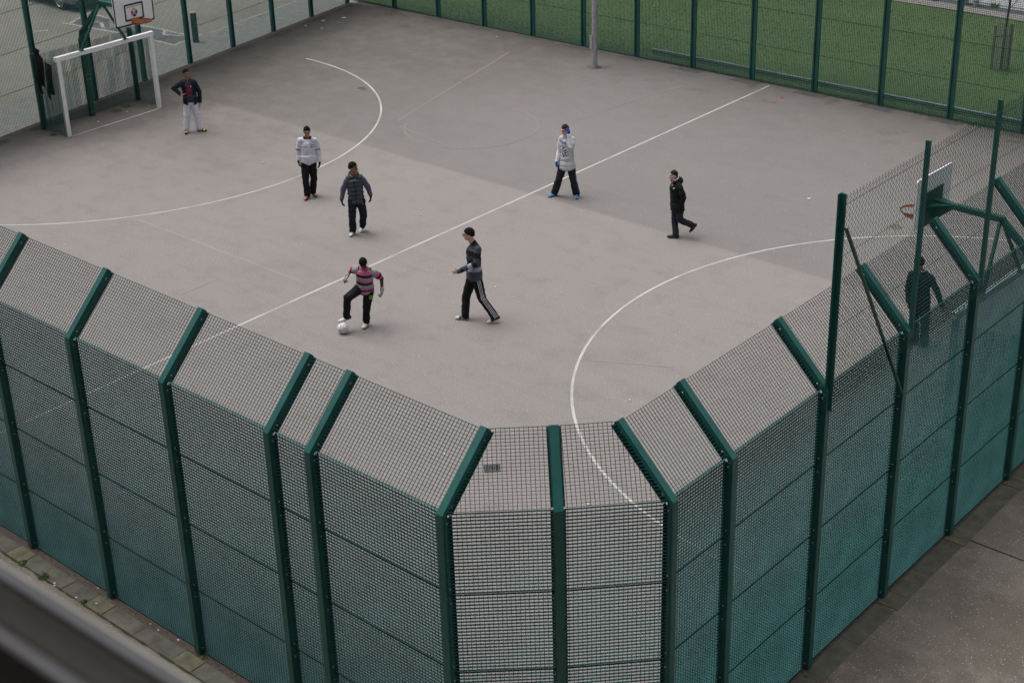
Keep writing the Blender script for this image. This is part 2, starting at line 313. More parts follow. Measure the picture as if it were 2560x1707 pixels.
# car park side
def lx(y, d): return XL(y)-d
mb = MB().poly([(lx(-30, .35), -30), (lx(45, .35), 45), (-80, 45), (-80, -30)], -.004); struct('car_park', mb, CARPARK)
mb = MB().poly([(lx(0, .36), 0), (lx(0, -.17), 0), (lx(26.3, -.17), 26.3), (lx(26.3, .36), 26.3)], .006)
struct('concrete_strip', mb, mat('concrete_edging', (.215, .19, .178), .9, .22, 6, .3, 80))
mb = MB()
mb.poly([(lx(0, .37), 0), (lx(26.3, .37), 26.3), (lx(34, .37), 34), (lx(34, 1.75), 34), (lx(26.3, 1.75), 26.3), (lx(0, 1.75), 0)], .002); struct('footpath', mb, mat('path_tarmac', (.20, .195, .185), .9, .2, 3, .3, 90))
mb = MB()
for a, b in ((20.4, 40),):
    mb.prism([(lx(a, 1.76), a), (lx(a, 1.90), a), (lx(b, 1.90), b), (lx(b, 1.76), b)], -.02, .012)
struct('kerb', mb, mat('kerb_stone', (.27, .26, .235), .85, .2, 5))
DARKT = mat('dark_tarmac_patch', (.105, .105, .108), .9, .2, 5, .3, 90)
mb = MB().poly([(-33.75, 18.60), (-33.98, 19.22), (-33.62, 19.62), (-32.9, 19.55), (-32.1, 18.98), (-32.15, 18.72), (-32.9, 18.62)], .001)
mb.poly([(-32.0, 18.78), (-31.95, 19.3), (-31.5, 19.6), (-30.42, 19.86), (-29.9, 19.6), (-29.15, 19.74), (-28.8, 19.5), (-28.72, 19.02), (-29.63, 18.93), (-30.6, 18.98)], .001)
struct('tarmac_patch', mb, DARKT)
def strip(mb, pts, w, z):
    pts = [V((p[0], p[1], 0)) for p in pts]; L = []; R = []
    for i, p in enumerate(pts):
        a = pts[max(i-1, 0)]; b = pts[min(i+1, len(pts)-1)]; t = (b-a).normalized(); n = V((-t.y, t.x, 0))
        L.append(p+n*w/2); R.append(p-n*w/2)
    for i in range(len(pts)-1): mb.add([(q.x, q.y, z) for q in (R[i], R[i+1], L[i+1], L[i])], [(0, 1, 2, 3)])
    return mb
mb = MB()
strip(mb, [(-33.9, 18.38), (-32.4, 18.60), (-30.5, 18.86), (-28.58, 18.93)], .10, .004)
strip(mb, [(-28.58, 18.93), (-28.8, 19.6), (-28.95, 20.3)], .10, .004)
strip(mb, [(-33.57, 18.42), (-33.95, 19.15), (-34.3, 19.9)], .10, .004); strip(mb, [(-34.2, 19.72), (-32.6, 19.62), (-30.6, 19.86), (-28.9, 19.93)], .09, .005)
strip(mb, [(-33.15, 18.98), (-32.9, 19.22), (-32.2, 18.82)], .12, .006); strip(mb, [(-30.3, 19.85), (-29.9, 19.5), (-29.3, 19.72)], .10, .006)
strip(mb, [(-33.7, 17.2), (-33.4, 17.55)], .09, .004)
struct('bay_marking', mb, LINE2)
# lawn side
GRASSM, t, b = nodes_of('lawn')
pos = N(t, 'ShaderNodeNewGeometry').outputs['Position']
c = mixc(t, ramp(t, noise_(t, pos, .5, 5, .65), .35, .7).outputs[0], (.042, .083, .018), (.074, .116, .025))
c = mixc(t, ramp(t, noise_(t, pos, 9, 4, .8), .35, .7).outputs[0], c, (.050, .085, .020)); t.links.new(c, b.inputs['Base Color']); b.inputs['Roughness'].default_value = .95
mb = MB().poly([(lx(26.3, .3)-3, 26.3), (40, 26.3+.9), (40, 36.62), (-40, 36.75), (-40, 26.6)], .0); struct('lawn', mb, GRASSM)
mb = MB().poly([(-45, 36.72), (45, 36.58), (45, 37.38), (-45, 37.36)], .02); struct('path', mb, mat('path_paving', (.20, .185, .172), .9, .2, 4, .3, 60))
mb = MB().poly([(-45, 37.36), (45, 37.38), (45, 37.86), (-45, 37.86)], .015); struct('gutter', mb, mat('gutter_asphalt', (.055, .06, .062), .9, .3, 5, .3, 60))
mb = MB().poly([(-45, 37.86), (45, 37.86), (45, 48), (-45, 48)], .012); struct('road', mb, mat('road_asphalt', (.30, .30, .31), .9, .15, 4, .3, 60))
# grass blades
n = 70000; gx = RNG.uniform(-28, 6, n); gy = RNG.uniform(26.5, 36.6, n); ga = RNG.uniform(0, 2*math.pi, n); gh = RNG.uniform(.01, .034, n); gw = RNG.uniform(.006, .018, n); le = RNG.uniform(-.05, .05, (n, 2))
vs = np.zeros((n, 3, 3)); ca, sa = np.cos(ga)*gw, np.sin(ga)*gw
vs[:, 0] = np.stack([gx-ca, gy-sa, 0*gx], 1); vs[:, 1] = np.stack([gx+ca, gy+sa, 0*gx], 1); vs[:, 2] = np.stack([gx+le[:, 0], gy+le[:, 1], gh], 1)
me = bpy.data.meshes.new('grass'); me.vertices.add(3*n); me.loops.add(3*n); me.polygons.add(n)
me.vertices.foreach_set('co', vs.ravel()); me.loops.foreach_set('vertex_index', np.arange(3*n)); me.polygons.foreach_set('loop_start', np.arange(0, 3*n, 3)); me.update(); me.validate()
G1 = [mat('blade_green', (.050, .098, .021), .8, .35, .6), mat('blade_light', (.070, .114, .025), .8, .3, .6), mat('blade_dark', (.050, .092, .020), .8, .3, .6)]
for m in G1: me.materials.append(m)
me.polygons.foreach_set('material_index', RNG.choice([0, 0, 1, 2], n).astype(np.int32)); o = link('grass', me); o['kind'] = 'stuff'

# ---------------------------------------------------------------- painted markings
mb = MB(); strip(mb, [(-10.76-.031*y, y) for y in np.linspace(.3, 26.38, 20)], .054, .004); struct('halfway_line', mb, LINE)
def arc(cx, cy, r, a0, a1, n=60): return [(cx+r*math.cos(math.radians(a0+(a1-a0)*i/n)), cy+r*math.sin(math.radians(a0+(a1-a0)*i/n))) for i in range(n+1)]
mb = MB(); strip(mb, arc(-23.855, 13.006, 7.407, 92, -75), .05, .004); struct('goal_area_line', mb, LINE)
mb = MB(); strip(mb, arc(1.402, 13.501, 7.172, 88, 272), .05, .004); struct('goal_area_line', mb, LINE)
mb = MB(); strip(mb, [(-23.54, 11.75), (-23.64, 14.68)], .05, .004); struct('goal_line', mb, LINE)
mb = MB(); strip(mb, [(1.38, 12.0), (1.38, 15.0)], .05, .004); struct('goal_line', mb, LINE)
mb = MB(); strip(mb, [(-19.64, 24.54), (-18.76, 21.62)], .055, .004); struct('old_red_line', mb, RED)
mb = MB(); strip(mb, [(-18.74, 21.55), (-17.62, 17.89)], .05, .004); strip(mb, [(-13.47, 24.94), (-13.75, 23.46), (-13.85, 21.7), (-13.97, 20.22)], .055, .004)
strip(mb, arc(-15.75, 18.75, 1.75, -150, 95, 40), .055, .004); strip(mb, [(-17.2, 17.6), (-14.6, 17.1)], .05, .0045); struct('old_red_line', mb, RED2); mb = MB(); strip(mb, [(-6.3, 12.8), (-6.2, 12.5), (-5.98, 12.2), (-5.68, 11.95)], .06, .004)
strip(mb, [(-13.55, 7.77), (-13.09, 7.83), (-13.12, 8.2)], .07, .004); strip(mb, [(-13.09, 7.80), (-13.1, 7.23)], .06, .0045); strip(mb, [(-12.2, 5.9), (-11.6, 5.8)], .06, .004)
strip(mb, [(-4.7, 10.2), (-3.4, 10.9)], .05, .004); struct('old_red_line', mb, RED3)
# darker tarmac round the fence posts
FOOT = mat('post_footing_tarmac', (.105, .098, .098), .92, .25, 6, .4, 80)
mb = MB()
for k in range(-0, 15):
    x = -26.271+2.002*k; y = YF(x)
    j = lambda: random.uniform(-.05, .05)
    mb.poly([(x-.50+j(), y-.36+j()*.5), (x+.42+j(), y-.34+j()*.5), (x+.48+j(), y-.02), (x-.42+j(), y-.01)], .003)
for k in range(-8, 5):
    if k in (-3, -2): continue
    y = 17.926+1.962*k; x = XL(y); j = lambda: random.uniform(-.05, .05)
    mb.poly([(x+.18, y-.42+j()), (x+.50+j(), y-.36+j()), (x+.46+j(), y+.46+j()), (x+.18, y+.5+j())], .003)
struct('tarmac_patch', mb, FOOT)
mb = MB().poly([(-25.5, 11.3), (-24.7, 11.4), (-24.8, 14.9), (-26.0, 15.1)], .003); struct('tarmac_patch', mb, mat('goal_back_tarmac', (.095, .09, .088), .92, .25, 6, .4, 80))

# ---------------------------------------------------------------- mesh fencing
H, AH, AD = 4.135, .757, .737
SL = math.hypot(AH, AD); NPAN = 4; PH = H/NPAN
PW, PD, MD = .10, .075, .0875          # post width and depth, mesh plane behind the outer face
PCACHE = {}
def panel_mesh(xl0, xr0, xl1, xr1, h):
    """press-locked grating: flat bars 20 x 3 mm every 43 mm, 5 mm rods every 50 mm; side edges may rake"""
    key = tuple(round(v, 3) for v in (xl0, xr0, xl1, xr1, h))
    if key in PCACHE: return PCACHE[key]
    mb = MB(); rows = 24; rod = MB()
    for i in range(rows):
        z = .014+(h-.028)*i/(rows-1); f = z/h; a = xl0+(xl1-xl0)*f; b = xr0+(xr1-xr0)*f
        mb.box(((a+b)/2, 0, z), (b-a, .028, .0036 if 0 < i < rows-1 else .0045))
    x = math.ceil(min(xl0, xl1)/.05)*.05
    while x < max(xr0, xr1)-.004:
        z0, z1 = .006, h-.006
        if xl1 > xl0 and x < xl1+.02:                     # left edge rakes inward
            if x <= xl0+.01: x += .05; continue
            z1 = min(z1, h*(x-xl0)/(xl1-xl0)) if x < xl1 else z1
        if xr1 < xr0 and x > xr1:
            z1 = min(z1, h*(xr0-x)/(xr0-xr1))
        if z1-z0 > .02: rod.box((x, 0, (z0+z1)/2), (.0054, .0054, z1-z0))
        x += .05
    if h > 1.01 and xr1-xl1 > xr0-xl0-.02 and h < 1.04: rod.box(((xl0+xr0)/2, -.0155, .002), (xr0-xl0, .004, .009))            # dark seam strip: shade of the panel's lower front edge put into its colour
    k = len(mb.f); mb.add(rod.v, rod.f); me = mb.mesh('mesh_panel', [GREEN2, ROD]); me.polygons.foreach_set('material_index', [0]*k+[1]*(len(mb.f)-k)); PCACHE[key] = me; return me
bm_ = MB(); bm_.tube([(0, 0, 0), (.005, 0, 0)], .014, 10)
bm_.ell((.005, 0, 0), (.008, 0, 0), (0, .0105, 0), (0, 0, .0105), 10, 6)
BOLT = bm_.mesh('bolt', STEEL, smooth=True)
def frame(p, t, n, z=V((0, 0, 1))):
    M = Matrix((V(t), V(n), V(z))).transposed().to_4x4(); M.translation = V(p); return M
def post(parent, c, t, n, arm=True, bolts=(), h=H, m=GREEN, AD=AD):
    """c: foot of the outer face's centre line; t along the fence, n outward"""
    t, n = V((*t, 0)), V((*n, 0)); mb = MB(); zz = V((0, 0, 1)); SL = math.hypot(AH, AD)
    a = V((c[0], c[1], 0)); bend = a+zz*h
    u2 = (zz*AH-n*AD).normalized(); n2 = (n*AH+zz*AD).normalized()
    rings = []
    prof = [(-PW/2, 0), (PW/2, 0), (PW/2, -PD), (-PW/2, -PD)]
    m_ = (n+n2)/(1+n.dot(n2))
    rings.append([a-zz*.05+t*x+n*y for x, y in prof])
    if arm:
        rings.append([bend+t*x+m_*y for x, y in prof]); tip = bend+u2*SL; rings.append([tip+t*x+n2*y for x, y in prof])
    else: rings.append([bend+t*x+n*y for x, y in prof])
    vs = [p for r in rings for p in r]; fs = [(3, 2, 1, 0)]
    for i in range(len(rings)-1):
        for k in range(4): fs.append((i*4+k, i*4+(k+1) % 4, i*4+4+(k+1) % 4, i*4+4+k))
    L = (len(rings)-1)*4; fs.append((L, L+1, L+2, L+3)); mb.add(vs, fs)
    o = part('post', mb, m, parent); bevel(o, .004, 1)
    # clamp strips down both sides, behind the mesh edge
    mb = MB()
    for s in (-1, 1):
        x = s*(PW/2+.004)
        mb.bar(a+t*x-n*.064+zz*.02, bend+t*x-n*.064-zz*.05, .008, .080, t)
        mb.bar(a+t*s*(PW/2+.016)-n*(MD+.018)+zz*.02, bend+t*s*(PW/2+.016)-n*(MD+.018)-zz*.03, .034, .006, t)
        if arm:
            p = bend+u2*.06; q = bend+u2*(SL-.01)
            mb.bar(p+t*x-n2*.064, q+t*x-n2*.064, .008, .080, t); mb.bar(p+t*s*(PW/2+.014)-n2*(MD+.018), q+t*s*(PW/2+.014)-n2*(MD+.018), .03, .006, t)
    part('clamp_strip', mb, m, o)
    for s in bolts:
        for z in [.10]+[PH*k+d for k in (1, 2, 3) for d in (-.095, .095)]+[H-.11]:
            link('bolt', BOLT, o, frame(a+t*s*(PW/2+.008)-n*.056+zz*z, t*s, n*s))
        if arm:
            for q in (.14, SL-.13): link('bolt', BOLT, o, frame(bend+u2*q+t*s*(PW/2+.008)-n2*.056, t*s, n2*s, u2))
    return o
def bay(parent, A, B, n, skip=(), slope=True, h=H):
    A, B = V((*A, 0)), V((*B, 0)); n = V((*n, 0)); t = (B-A).normalized(); L = (B-A).length; zz = V((0, 0, 1))
    for k in range(NPAN):
        if k in skip: continue
        link('mesh_panel', panel_mesh(0, L, 0, L, PH), parent, frame(A-n*MD+zz*(PH*k+.012), t, -n))
    if slope:
        u2 = (zz*AH-n*AD).normalized(); n2 = (n*AH+zz*AD).normalized()
        link('mesh_panel', panel_mesh(0, L, 0, L, SL-.05), parent, frame(A+zz*(H+.004)-n2*(MD-.02)-n*.0+u2*.035, t, -n2, u2))
# near left run
XS = [-21.30, -19.30, -17.30, -15.30, -13.28, -11.27, -9.25, -7.235, -5.219, -3.202, -1.2, -.479, 1.615]   # right edges of the posts
f1 = thing('mesh_fence', 'long green mesh fence with cranked top along the near left of the court', 'fence', (XS[0], 0, 0))
for i, x in enumerate(XS):
    post(f1, (x-PW/2, 0), (1, 0), (0, -1), True, (1,) if x > -8 else ())
    if i: bay(f1, (XS[i-1], 0), (x-PW, 0), (0, -1))
# chamfered corner
f2 = thing('mesh_fence', 'short green mesh fence cutting the near corner, one post in its middle', 'fence', (2.5, .85, 0))
s2 = math.sqrt(.5); cn = V((s2, -s2, 0)); ct = V((s2, s2, 0)); c7 = V((2.50, .855, 0))
P6, P8 = V((1.615, 0, 0)), V((3.324, 1.759, 0))
AC = .535; SC = math.hypot(AH, AC)
p7 = post(f2, c7, ct[:2], cn[:2], True, (-1, 1), AD=AC)
T6, T8 = P6+V((0, AD, H+AH)), P8+V((-AD+.0, 0, H+AH)); T7 = c7+V((0, 0, H+AH))-cn*AC
for A, B, TA, TB in ((P6, c7-ct*PW/2, T6, T7-ct*PW/2), (c7+ct*PW/2, P8, T7+ct*PW/2, T8)):
    d = (B-A); d.normalize(); nn = V((d.y, -d.x, 0)); L = (B-A).length
    for k in range(NPAN): link('mesh_panel', panel_mesh(0, L, 0, L, PH), f2, frame(A-nn*(MD-.04)+V((0, 0, PH*k+.012)), d, -nn))
    u2 = (V((0, 0, AH))-nn*AC).normalized(); n2 = (nn*AH+V((0, 0, AC))).normalized()
    base = A+V((0, 0, H+.004))
    link('mesh_panel', panel_mesh(0, L, max(0, (TA-base).dot(d)), min(L, (TB-base).dot(d)), SC-.03), f2, frame(base-n2*(MD-.05)+u2*.03, d, -n2, u2))
# near right run
YS = [1.759, 2.906, 4.956, 6.995, 9.011, 11.006, 13.0, 15.0, 17.0, 19.0, 21.0, 23.0, 25.0]
f3 = thing('mesh_fence', 'long green mesh fence along the near right, chain link standing above it', 'fence', (XR(YS[0]), YS[0], 0))
tr = V((-.028, 1, 0)).normalized(); nr = V((1, .028, 0)).normalized()
for i, y in enumerate(YS):
    post(f3, (XR(y+PW/2), y+PW/2), tr[:2], nr[:2], True, (-1,) if y < 12 else ())
    if i: bay(f3, (XR(YS[i-1]+PW), YS[i-1]+PW), (XR(y), y), nr[:2])
bay(f3, (XR(25.1), 25.1), (XR(26.85), 26.85), nr[:2])
# far run beside the lawn
f4 = thing('mesh_fence', 'tall green mesh fence between the court and the lawn', 'fence', (-28.2, 26.3, 0))
tf = V((1, .021, 0)).normalized(); nf = V((-.021, 1, 0)).normalized()
FX = [-26.271+2.002*k for k in range(-1, 15)]
for i, x in enumerate(FX):
    post(f4, V((x, YF(x), 0))[:2] if False else (x-nf.x*-.08, YF(x)+.08), tf[:2], nf[:2], True)
    if i: bay(f4, (FX[i-1]+PW/2, YF(FX[i-1])+.08), (x-PW/2, YF(x)+.08), nf[:2])
# left end run beside the car park
f5 = thing('mesh_fence', 'tall green mesh fence behind the goal, car park beyond it', 'fence', (-22.8, 0, 0))
tl = V((-.399, 1.962, 0)).normalized(); nl = V((-tl.y, tl.x, 0))
LP = [(-26.473-.399*k, 17.926+1.962*k) for k in range(-9, 5)]
for i, (x, y) in enumerate(LP):
    post(f5, (x+nl.x*.08, y+nl.y*.08), tl[:2], nl[:2], True, (1,) if 3 < i < 12 else ())
    if i:
        a = V((*LP[i-1], 0))+tl*PW/2+nl*.08; b = V((x, y, 0))-tl*PW/2+nl*.08; bay(f5, a[:2], b[:2], nl[:2])
# ---------------------------------------------------------------- chain link on top of the near right run
f6 = thing('chain_link_fence', 'tall chain link extension with ragged top above the near right fence', 'fence', (XR(5), 5, 3.8))
CT = 6.58
for i, y in enumerate(YS[2:]):
    mb = MB(); y += .05 if i == 0 else .11; x = XR(y)
    if i == 0:
        mb.box((x-.03, y-.005, (3.85+CT+.06)/2), (.012, .10, CT+.06-3.85)); mb.box((x+.010, y+.005, (3.85+CT+.06)/2), (.068, .012, CT+.06-3.85))
        o = part('post', mb, GREEN, f6)
        mb = MB()
        for z in (4.2, 4.9, 5.8, 6.4): mb.tube([(x+.0, y+.01, z), (x+.02, y+.05, z)], .012, 8)
        part('wire_strainer', mb, GREEN, o)
    else:
        mb.box((x-.03, y, (3.85+CT+.10)/2), (.055, .010, CT+.10-3.85)); mb.box((x-.003, y+.01, (3.85+CT+.10)/2), (.010, .055, CT+.10-3.85))
        part('post', mb, GREEN, f6)
mb = MB(); mb.bar((XR(5)+.01, 5.10, 6.2), (XR(6.9)+.02, 6.93, 3.26), .045, .02, (1, 0, 0)); mb.tube([(XR(6.9)+.0, 6.93, 3.3), (XR(6.9)+.05, 6.93, 3.3)], .02, 8); part('brace', mb, GREEN, f6)
mb = MB()
for z in (4.0, 4.95, 5.86, 6.5): mb.tube([(XR(4.96)+.022, 5.03, z), (XR(26)+.022, 26, z)], .0028, 4, False)
part('line_wire', mb, CHAIN, f6)
mb = MB(); p = .074; zb, zt = 3.92, CT; nz = int((zt-zb)/(p/2))
y = 5.04; k = 0
while y < 25.6:
    pts = []
    for i in range(nz+1):
        s_ = 1 if (i+k) % 2 else -1
        yy = y+s_*p/4*1.06; pts.append((XR(yy)+.022+.004*(1 if i % 2 else -1), yy, zb+(zt-zb)*i/nz))
    mb.tube(pts, .0026, 3, False)
    e = V(pts[-1])
    if k % 2: mb.tube([e, e+V((.004, .012, .022)), e+V((-.004, -.006, .034))], .0035, 4)
    y += p/2; k += 1
part('chain_link', mb, CHAIN, f6)
# ---------------------------------------------------------------- goals
def lattice(mb, A, u, L, z0, z1, step=.05, n=None, depth=.027):
    """mesh in the vertical plane through A along u"""
    A, u = V(A), V(u).normalized(); n_ = V((-u.y, u.x, 0)); M = Matrix((u, n_, V((0, 0, 1)))).transposed()
    z = z0+.01
    while z < z1: mb.box(A+u*L/2+V((0, 0, z)), (L, depth, .0034), M); z += .043
    x = .02
    while x < L: mb.box(A+u*x+V((0, 0, (z0+z1)/2)), (.0054, .0054, z1-z0), M); x += step
    return mb
def make_goal(label, gx, ya, yb, s, skew=0.0, worn=False):
    """gx: goal line; ya..yb outer edges of the posts; s = -1 when the recess lies toward -x"""
    g = thing('goal', label, 'goal', (gx, (ya+yb)/2, 0), 'goals let into the end fences')
    X = lambda y: gx+skew*(y-ya); w = .115
    for y in (ya+w/2, yb-w/2):
        mb = MB(); mb.box((X(y)+s*.05, y, 1.005), (.10, w, 2.01)); o = part('goal_post', mb, WHITE, g); bevel(o, .008)
    if worn:
        mb = MB()
        for k in range(3): mb.prism([(X(ya)+.002, ya+.01+.03*k), (X(ya)+.03, ya+.03+.03*k), (X(ya)-.01, ya+.035+.03*k)], 0, .03)
    mb = MB(); mb.bar((X(ya)+s*.05, ya-.02, 2.07), (X(yb)+s*.05, yb+.02, 2.07), .105, .12, (1, 0, 0)); o = part('crossbar', mb, WHITE, g); bevel(o, .008)
    bx = gx+s*1.12
    for y in (ya-.0, yb+.02):
        mb = MB(); mb.box((bx+skew*(y-ya), y, 1.02), (.11, .10, 2.06)); o = part('corner_post', mb, GREEND, g); bevel(o, .008)
        mb = MB(); lattice(mb, (X(y)+s*.02, y, 0), (s, 0, 0), 1.08, .02, 2.0); part('side_mesh', mb, GREEND, g)
    for a, b in ((ya, (ya+yb)/2-.1), ((ya+yb)/2+.1, yb)):
        mb = MB(); lattice(mb, (bx+skew*(a-ya), a+.05, 0), (skew, 1, 0), b-a-.05, .02, 2.0); part('back_mesh', mb, GREEND, g)
    return g
def make_hoop(label, px, py, s, board_x, logo):
    """px, py: foot of the post; the arm reaches toward s in x"""
    h = thing('basketball_hoop', label, 'basketball hoop', (px, py, 0), 'basketball hoops over the goals')
    mb = MB(); mb.box((px, py, 1.06), (.12, .14, 2.12)); mb.box((px+s*.01, py, 2.13), (.13, .15, .02)); o = part('post', mb, GREEND, h); bevel(o, .008)
    mb = MB()
    for z in (.12, 1.02, 1.16, 1.9):
        for d in (-.035, .035): mb.ell((px+s*.062, py+d, z), (.012, 0, 0), (0, .014, 0), (0, 0, .014), 8, 6)
    part('bolt', mb, STEEL, o)
    ax, az = px+s*1.15, 3.27
    mb = MB(); mb.bar((px, py, 2.12), (px+s*.08, py, 2.36), .10, .10, (0, 1, 0)); mb.bar((px+s*.06, py, 2.30), (ax, py, az), .10, .10, (0, 1, 0))
    mb.bar((ax-s*.05, py, az), (board_x-s*.06, py, az+.03), .10, .10, (0, 1, 0)); o = part('arm', mb, GREEND, h); bevel(o, .006)
    gxl = px+s*1.05
    for d in (-.69, .69):
        mb = MB(); mb.bar((gxl-s*.03, py+d, 2.13), (ax, py+d*.08, az-.06), .055, .05, (0, 1, 0)); mb.box((gxl-s*.03, py+d, 2.135), (.12, .13, .012)); o = part('strut', mb, GREEND, h); bevel(o, .004)
    # board
    bw, bz0, bz1 = .60, 2.92, 3.82; r = .05
    pts = []
    for cx_, cz_, a0 in ((bw-r, bz1-r, 0), (-bw+r, bz1-r, 90), (-bw+r, bz0+r, 180), (bw-r, bz0+r, 270)):
        for i in range(6): a = math.radians(a0+18*i); pts.append((cx_+r*math.cos(a), cz_+r*math.sin(a)))
    def slab(mb, pts, x0, x1):
        n = len(pts); vs = [(x0, py+p[0], p[1]) for p in pts]+[(x1, py+p[0], p[1]) for p in pts]
        return mb.add(vs, [tuple(range(n))[::-1], tuple(range(n, 2*n))]+[(i, (i+1) % n, n+(i+1) % n, n+i) for i in range(n)])
    mb = slab(MB(), pts, board_x-s*.012, board_x+s*.012)
    bd = part('backboard', mb, mat('backboard_white', (.82, .83, .86), .45, .05, 3), h)
    def ringf(x, outer, inner):
        n = len(outer); mb = MB(); f = board_x+s*x
        mb.add([(f, py+p[0], p[1]) for p in outer]+[(f, py+p[0], p[1]) for p in inner], [(i, (i+1) % n, n+(i+1) % n, n+i) for i in range(n)]); return mb
    part('board_border', ringf(.0145, pts, [(p[0]*(1-.036/bw), (p[1]-3.37)*(1-.036/.45)+3.37) for p in pts]), BLACKP, bd)
    sq = [(-.29, 3.03), (.29, 3.03), (.29, 3.46), (-.29, 3.46)]; sqi = [(-.245, 3.075), (.245, 3.075), (.245, 3.415), (-.245, 3.415)]
    part('target_square', ringf(.0145, sq, sqi), BLACKP, bd)
    mb = MB(); n = 0
    for y_, z_ in ((-.267, 3.05), (.267, 3.05), (-.267, 3.44), (.267, 3.44), (0, 3.44), (-.267, 3.24), (.267, 3.24)): mb.ell((board_x+s*.016, py+y_, z_), (.006, 0, 0), (0, .010, 0), (0, 0, .010), 8, 4)
    part('bolt', mb, STEEL, bd)
    if logo:
        cols = {'red': (.55, .02, .03), 'yellow': (.62, .50, .02), 'green': (.02, .10, .05), 'blue': (.03, .03, .24)}
        # seen from the court: yellow on top, green right, blue below, red left; +y is to the left of a player facing the board
        for (nm, cc), a0 in zip(cols.items(), (-45+180*(s > 0), 45, 135+180*(s > 0), 225)):
            mb = MB(); f = board_x+s*.0155; R_ = .098; pts2 = [(0, 0)]+[(math.cos(math.radians(a0+90*i/12)), math.sin(math.radians(a0+90*i/12))) for i in range(13)]
            mid = math.radians(a0+45); off = (.012*math.cos(mid), .012*math.sin(mid))
            mb.add([(f, py+R_*.86*p[0]+off[0], 3.225+R_*p[1]+off[1]) for p in pts2], [tuple(range(len(pts2)))])
            part('logo', mb, mat('logo_'+nm, cc, .5, .05), bd)
        cu = bpy.data.curves.new('lettering', 'FONT'); cu.body = 'www.partleisure.com'; cu.size = .052; cu.align_x = 'CENTER'
        to = bpy.data.objects.new('tmp', cu); COL.objects.link(to); dg = bpy.context.evaluated_depsgraph_get()
        me = bpy.data.meshes.new_from_object(to.evaluated_get(dg)); bpy.data.objects.remove(to)
        me.materials.clear(); me.materials.append(BLACKP); me.name = 'lettering'
        M = Matrix(((0, 0, s, board_x+s*.0158), (s, 0, 0, py), (0, 1, 0, 3.365), (0, 0, 0, 1)))
        link('lettering', me, bd, M)
    # mounting plate behind the board and gusset
    mb = MB(); mb.box((board_x-s*.022, py, 3.22), (.016, .60, .60)); mb.add([(board_x-s*.03, py-.28, 3.28), (board_x-s*.03, py+.28, 3.28), (board_x-s*.42, py+.05, 3.33), (board_x-s*.42, py-.05, 3.33), (board_x-s*.03, py-.28, 3.27), (board_x-s*.03, py+.28, 3.27), (board_x-s*.42, py+.05, 3.32), (board_x-s*.42, py-.05, 3.32)], [(0, 1, 2, 3), (7, 6, 5, 4), (0, 3, 7, 4), (1, 5, 6, 2), (3, 2, 6, 7)])
    mb.add([(board_x-s*.03, py+d, z) for d in (-.006, .006) for z in (2.94, 3.25)]+[(board_x-s*.42, py-.006, 3.25), (board_x-s*.42, py+.006, 3.25)], [(0, 1, 4), (2, 5, 3), (0, 4, 5, 2)])
    part('mounting_plate', mb, GREEND, h)
    # rim
    rx = board_x+s*.315; rr = .235
    mb = MB(); mb.tube([(rx+rr*math.cos(a), py+rr*math.sin(a), 3.05) for a in np.linspace(0, 2*math.pi, 33)[:-1]], .013, 8, closed=True); rim = part('rim', mb, mat('worn_rim', (.05, .045, .045), .5, .4, 30), h, True)
    mb = MB(); K = 32; zb = .105                                # deep orange band that hangs inside the ring, lower at the board
    vs = []; fs = []
    for i in range(K):
        a = 2*math.pi*i/K; q = .5-.5*math.cos(a-(math.pi if s > 0 else 0)+math.pi); dz = .012+zb*max(0, (.5+.5*math.cos(a-(math.pi if s > 0 else 0))))
        for r_, z_ in ((rr-.008, 3.045), (rr-.02, 3.045-dz)): vs.append((rx+r_*math.cos(a), py+r_*math.sin(a), z_))
    for i in range(K): a = 2*i; b = (2*i+2) % (2*K); fs.append((a, b, b+1, a+1))
    mb.add(vs, fs); mb.bar((board_x+s*.012, py, 2.995), (rx-s*(rr-.03), py, 2.995), .11, .15, (0, 0, 1)); mb.box((board_x+s*.018, py, 3.0), (.012, .22, .17))
    part('rim_bracket', mb, ORANGE, rim)
    return h
make_goal('white goal frame in the car park end fence, boy in dark jacket standing beside it', -23.53, 11.64, 14.74, -1, -.035)
make_goal('white goal frame seen from behind through the near right mesh', 1.40, 11.90, 15.0, 1, 0)
make_hoop('basketball hoop with black bordered white board over the car park end goal', -24.60, 13.13, 1, -22.03, True)
make_hoop('basketball hoop seen from behind through chain link, grey board back', 2.55, 13.37, -1, .14, False)
# ---------------------------------------------------------------- things round the court
def column(mb, x, y, z0, z1, r0_, r1_, n=6):
    a = [(x+r0_*math.cos(2*math.pi*i/n+.3), y+r0_*math.sin(2*math.pi*i/n+.3), z0) for i in range(n)]; b = [(x+r1_*math.cos(2*math.pi*i/n+.3), y+r1_*math.sin(2*math.pi*i/n+.3), z1) for i in range(n)]
    return mb.add(a+b, [tuple(range(n))[::-1], tuple(range(n, 2*n))]+[(i, (i+1) % n, n+(i+1) % n, n+i) for i in range(n)])
t_ = thing('lamp_post', 'tall grey galvanised lamp column standing inside the lawn side fence', 'lamp post', (-16.61, 24.90, 0))
mb = column(MB(), -16.61, 24.90, 0, 8.0, .092, .07, 8); part('column', mb, GALV, t_)
mb = MB().box((-16.61, 24.90, 8.06), (.5, .35, .12)); mb.box((-16.45, 24.7, 8.0), (.35, .25, .08)); part('lamp_head', mb, GALV, t_)
mb = MB(); mb.box((-16.66, 24.80, .75), (.09, .012, .4)); part('access_door', mb, GALV, t_)
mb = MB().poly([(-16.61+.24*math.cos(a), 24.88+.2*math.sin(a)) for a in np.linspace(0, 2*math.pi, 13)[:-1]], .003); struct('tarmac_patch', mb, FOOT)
t_ = thing('rail', 'low galvanised rail just behind the lawn side fence', 'rail', (-15.8, 26.6, 0))
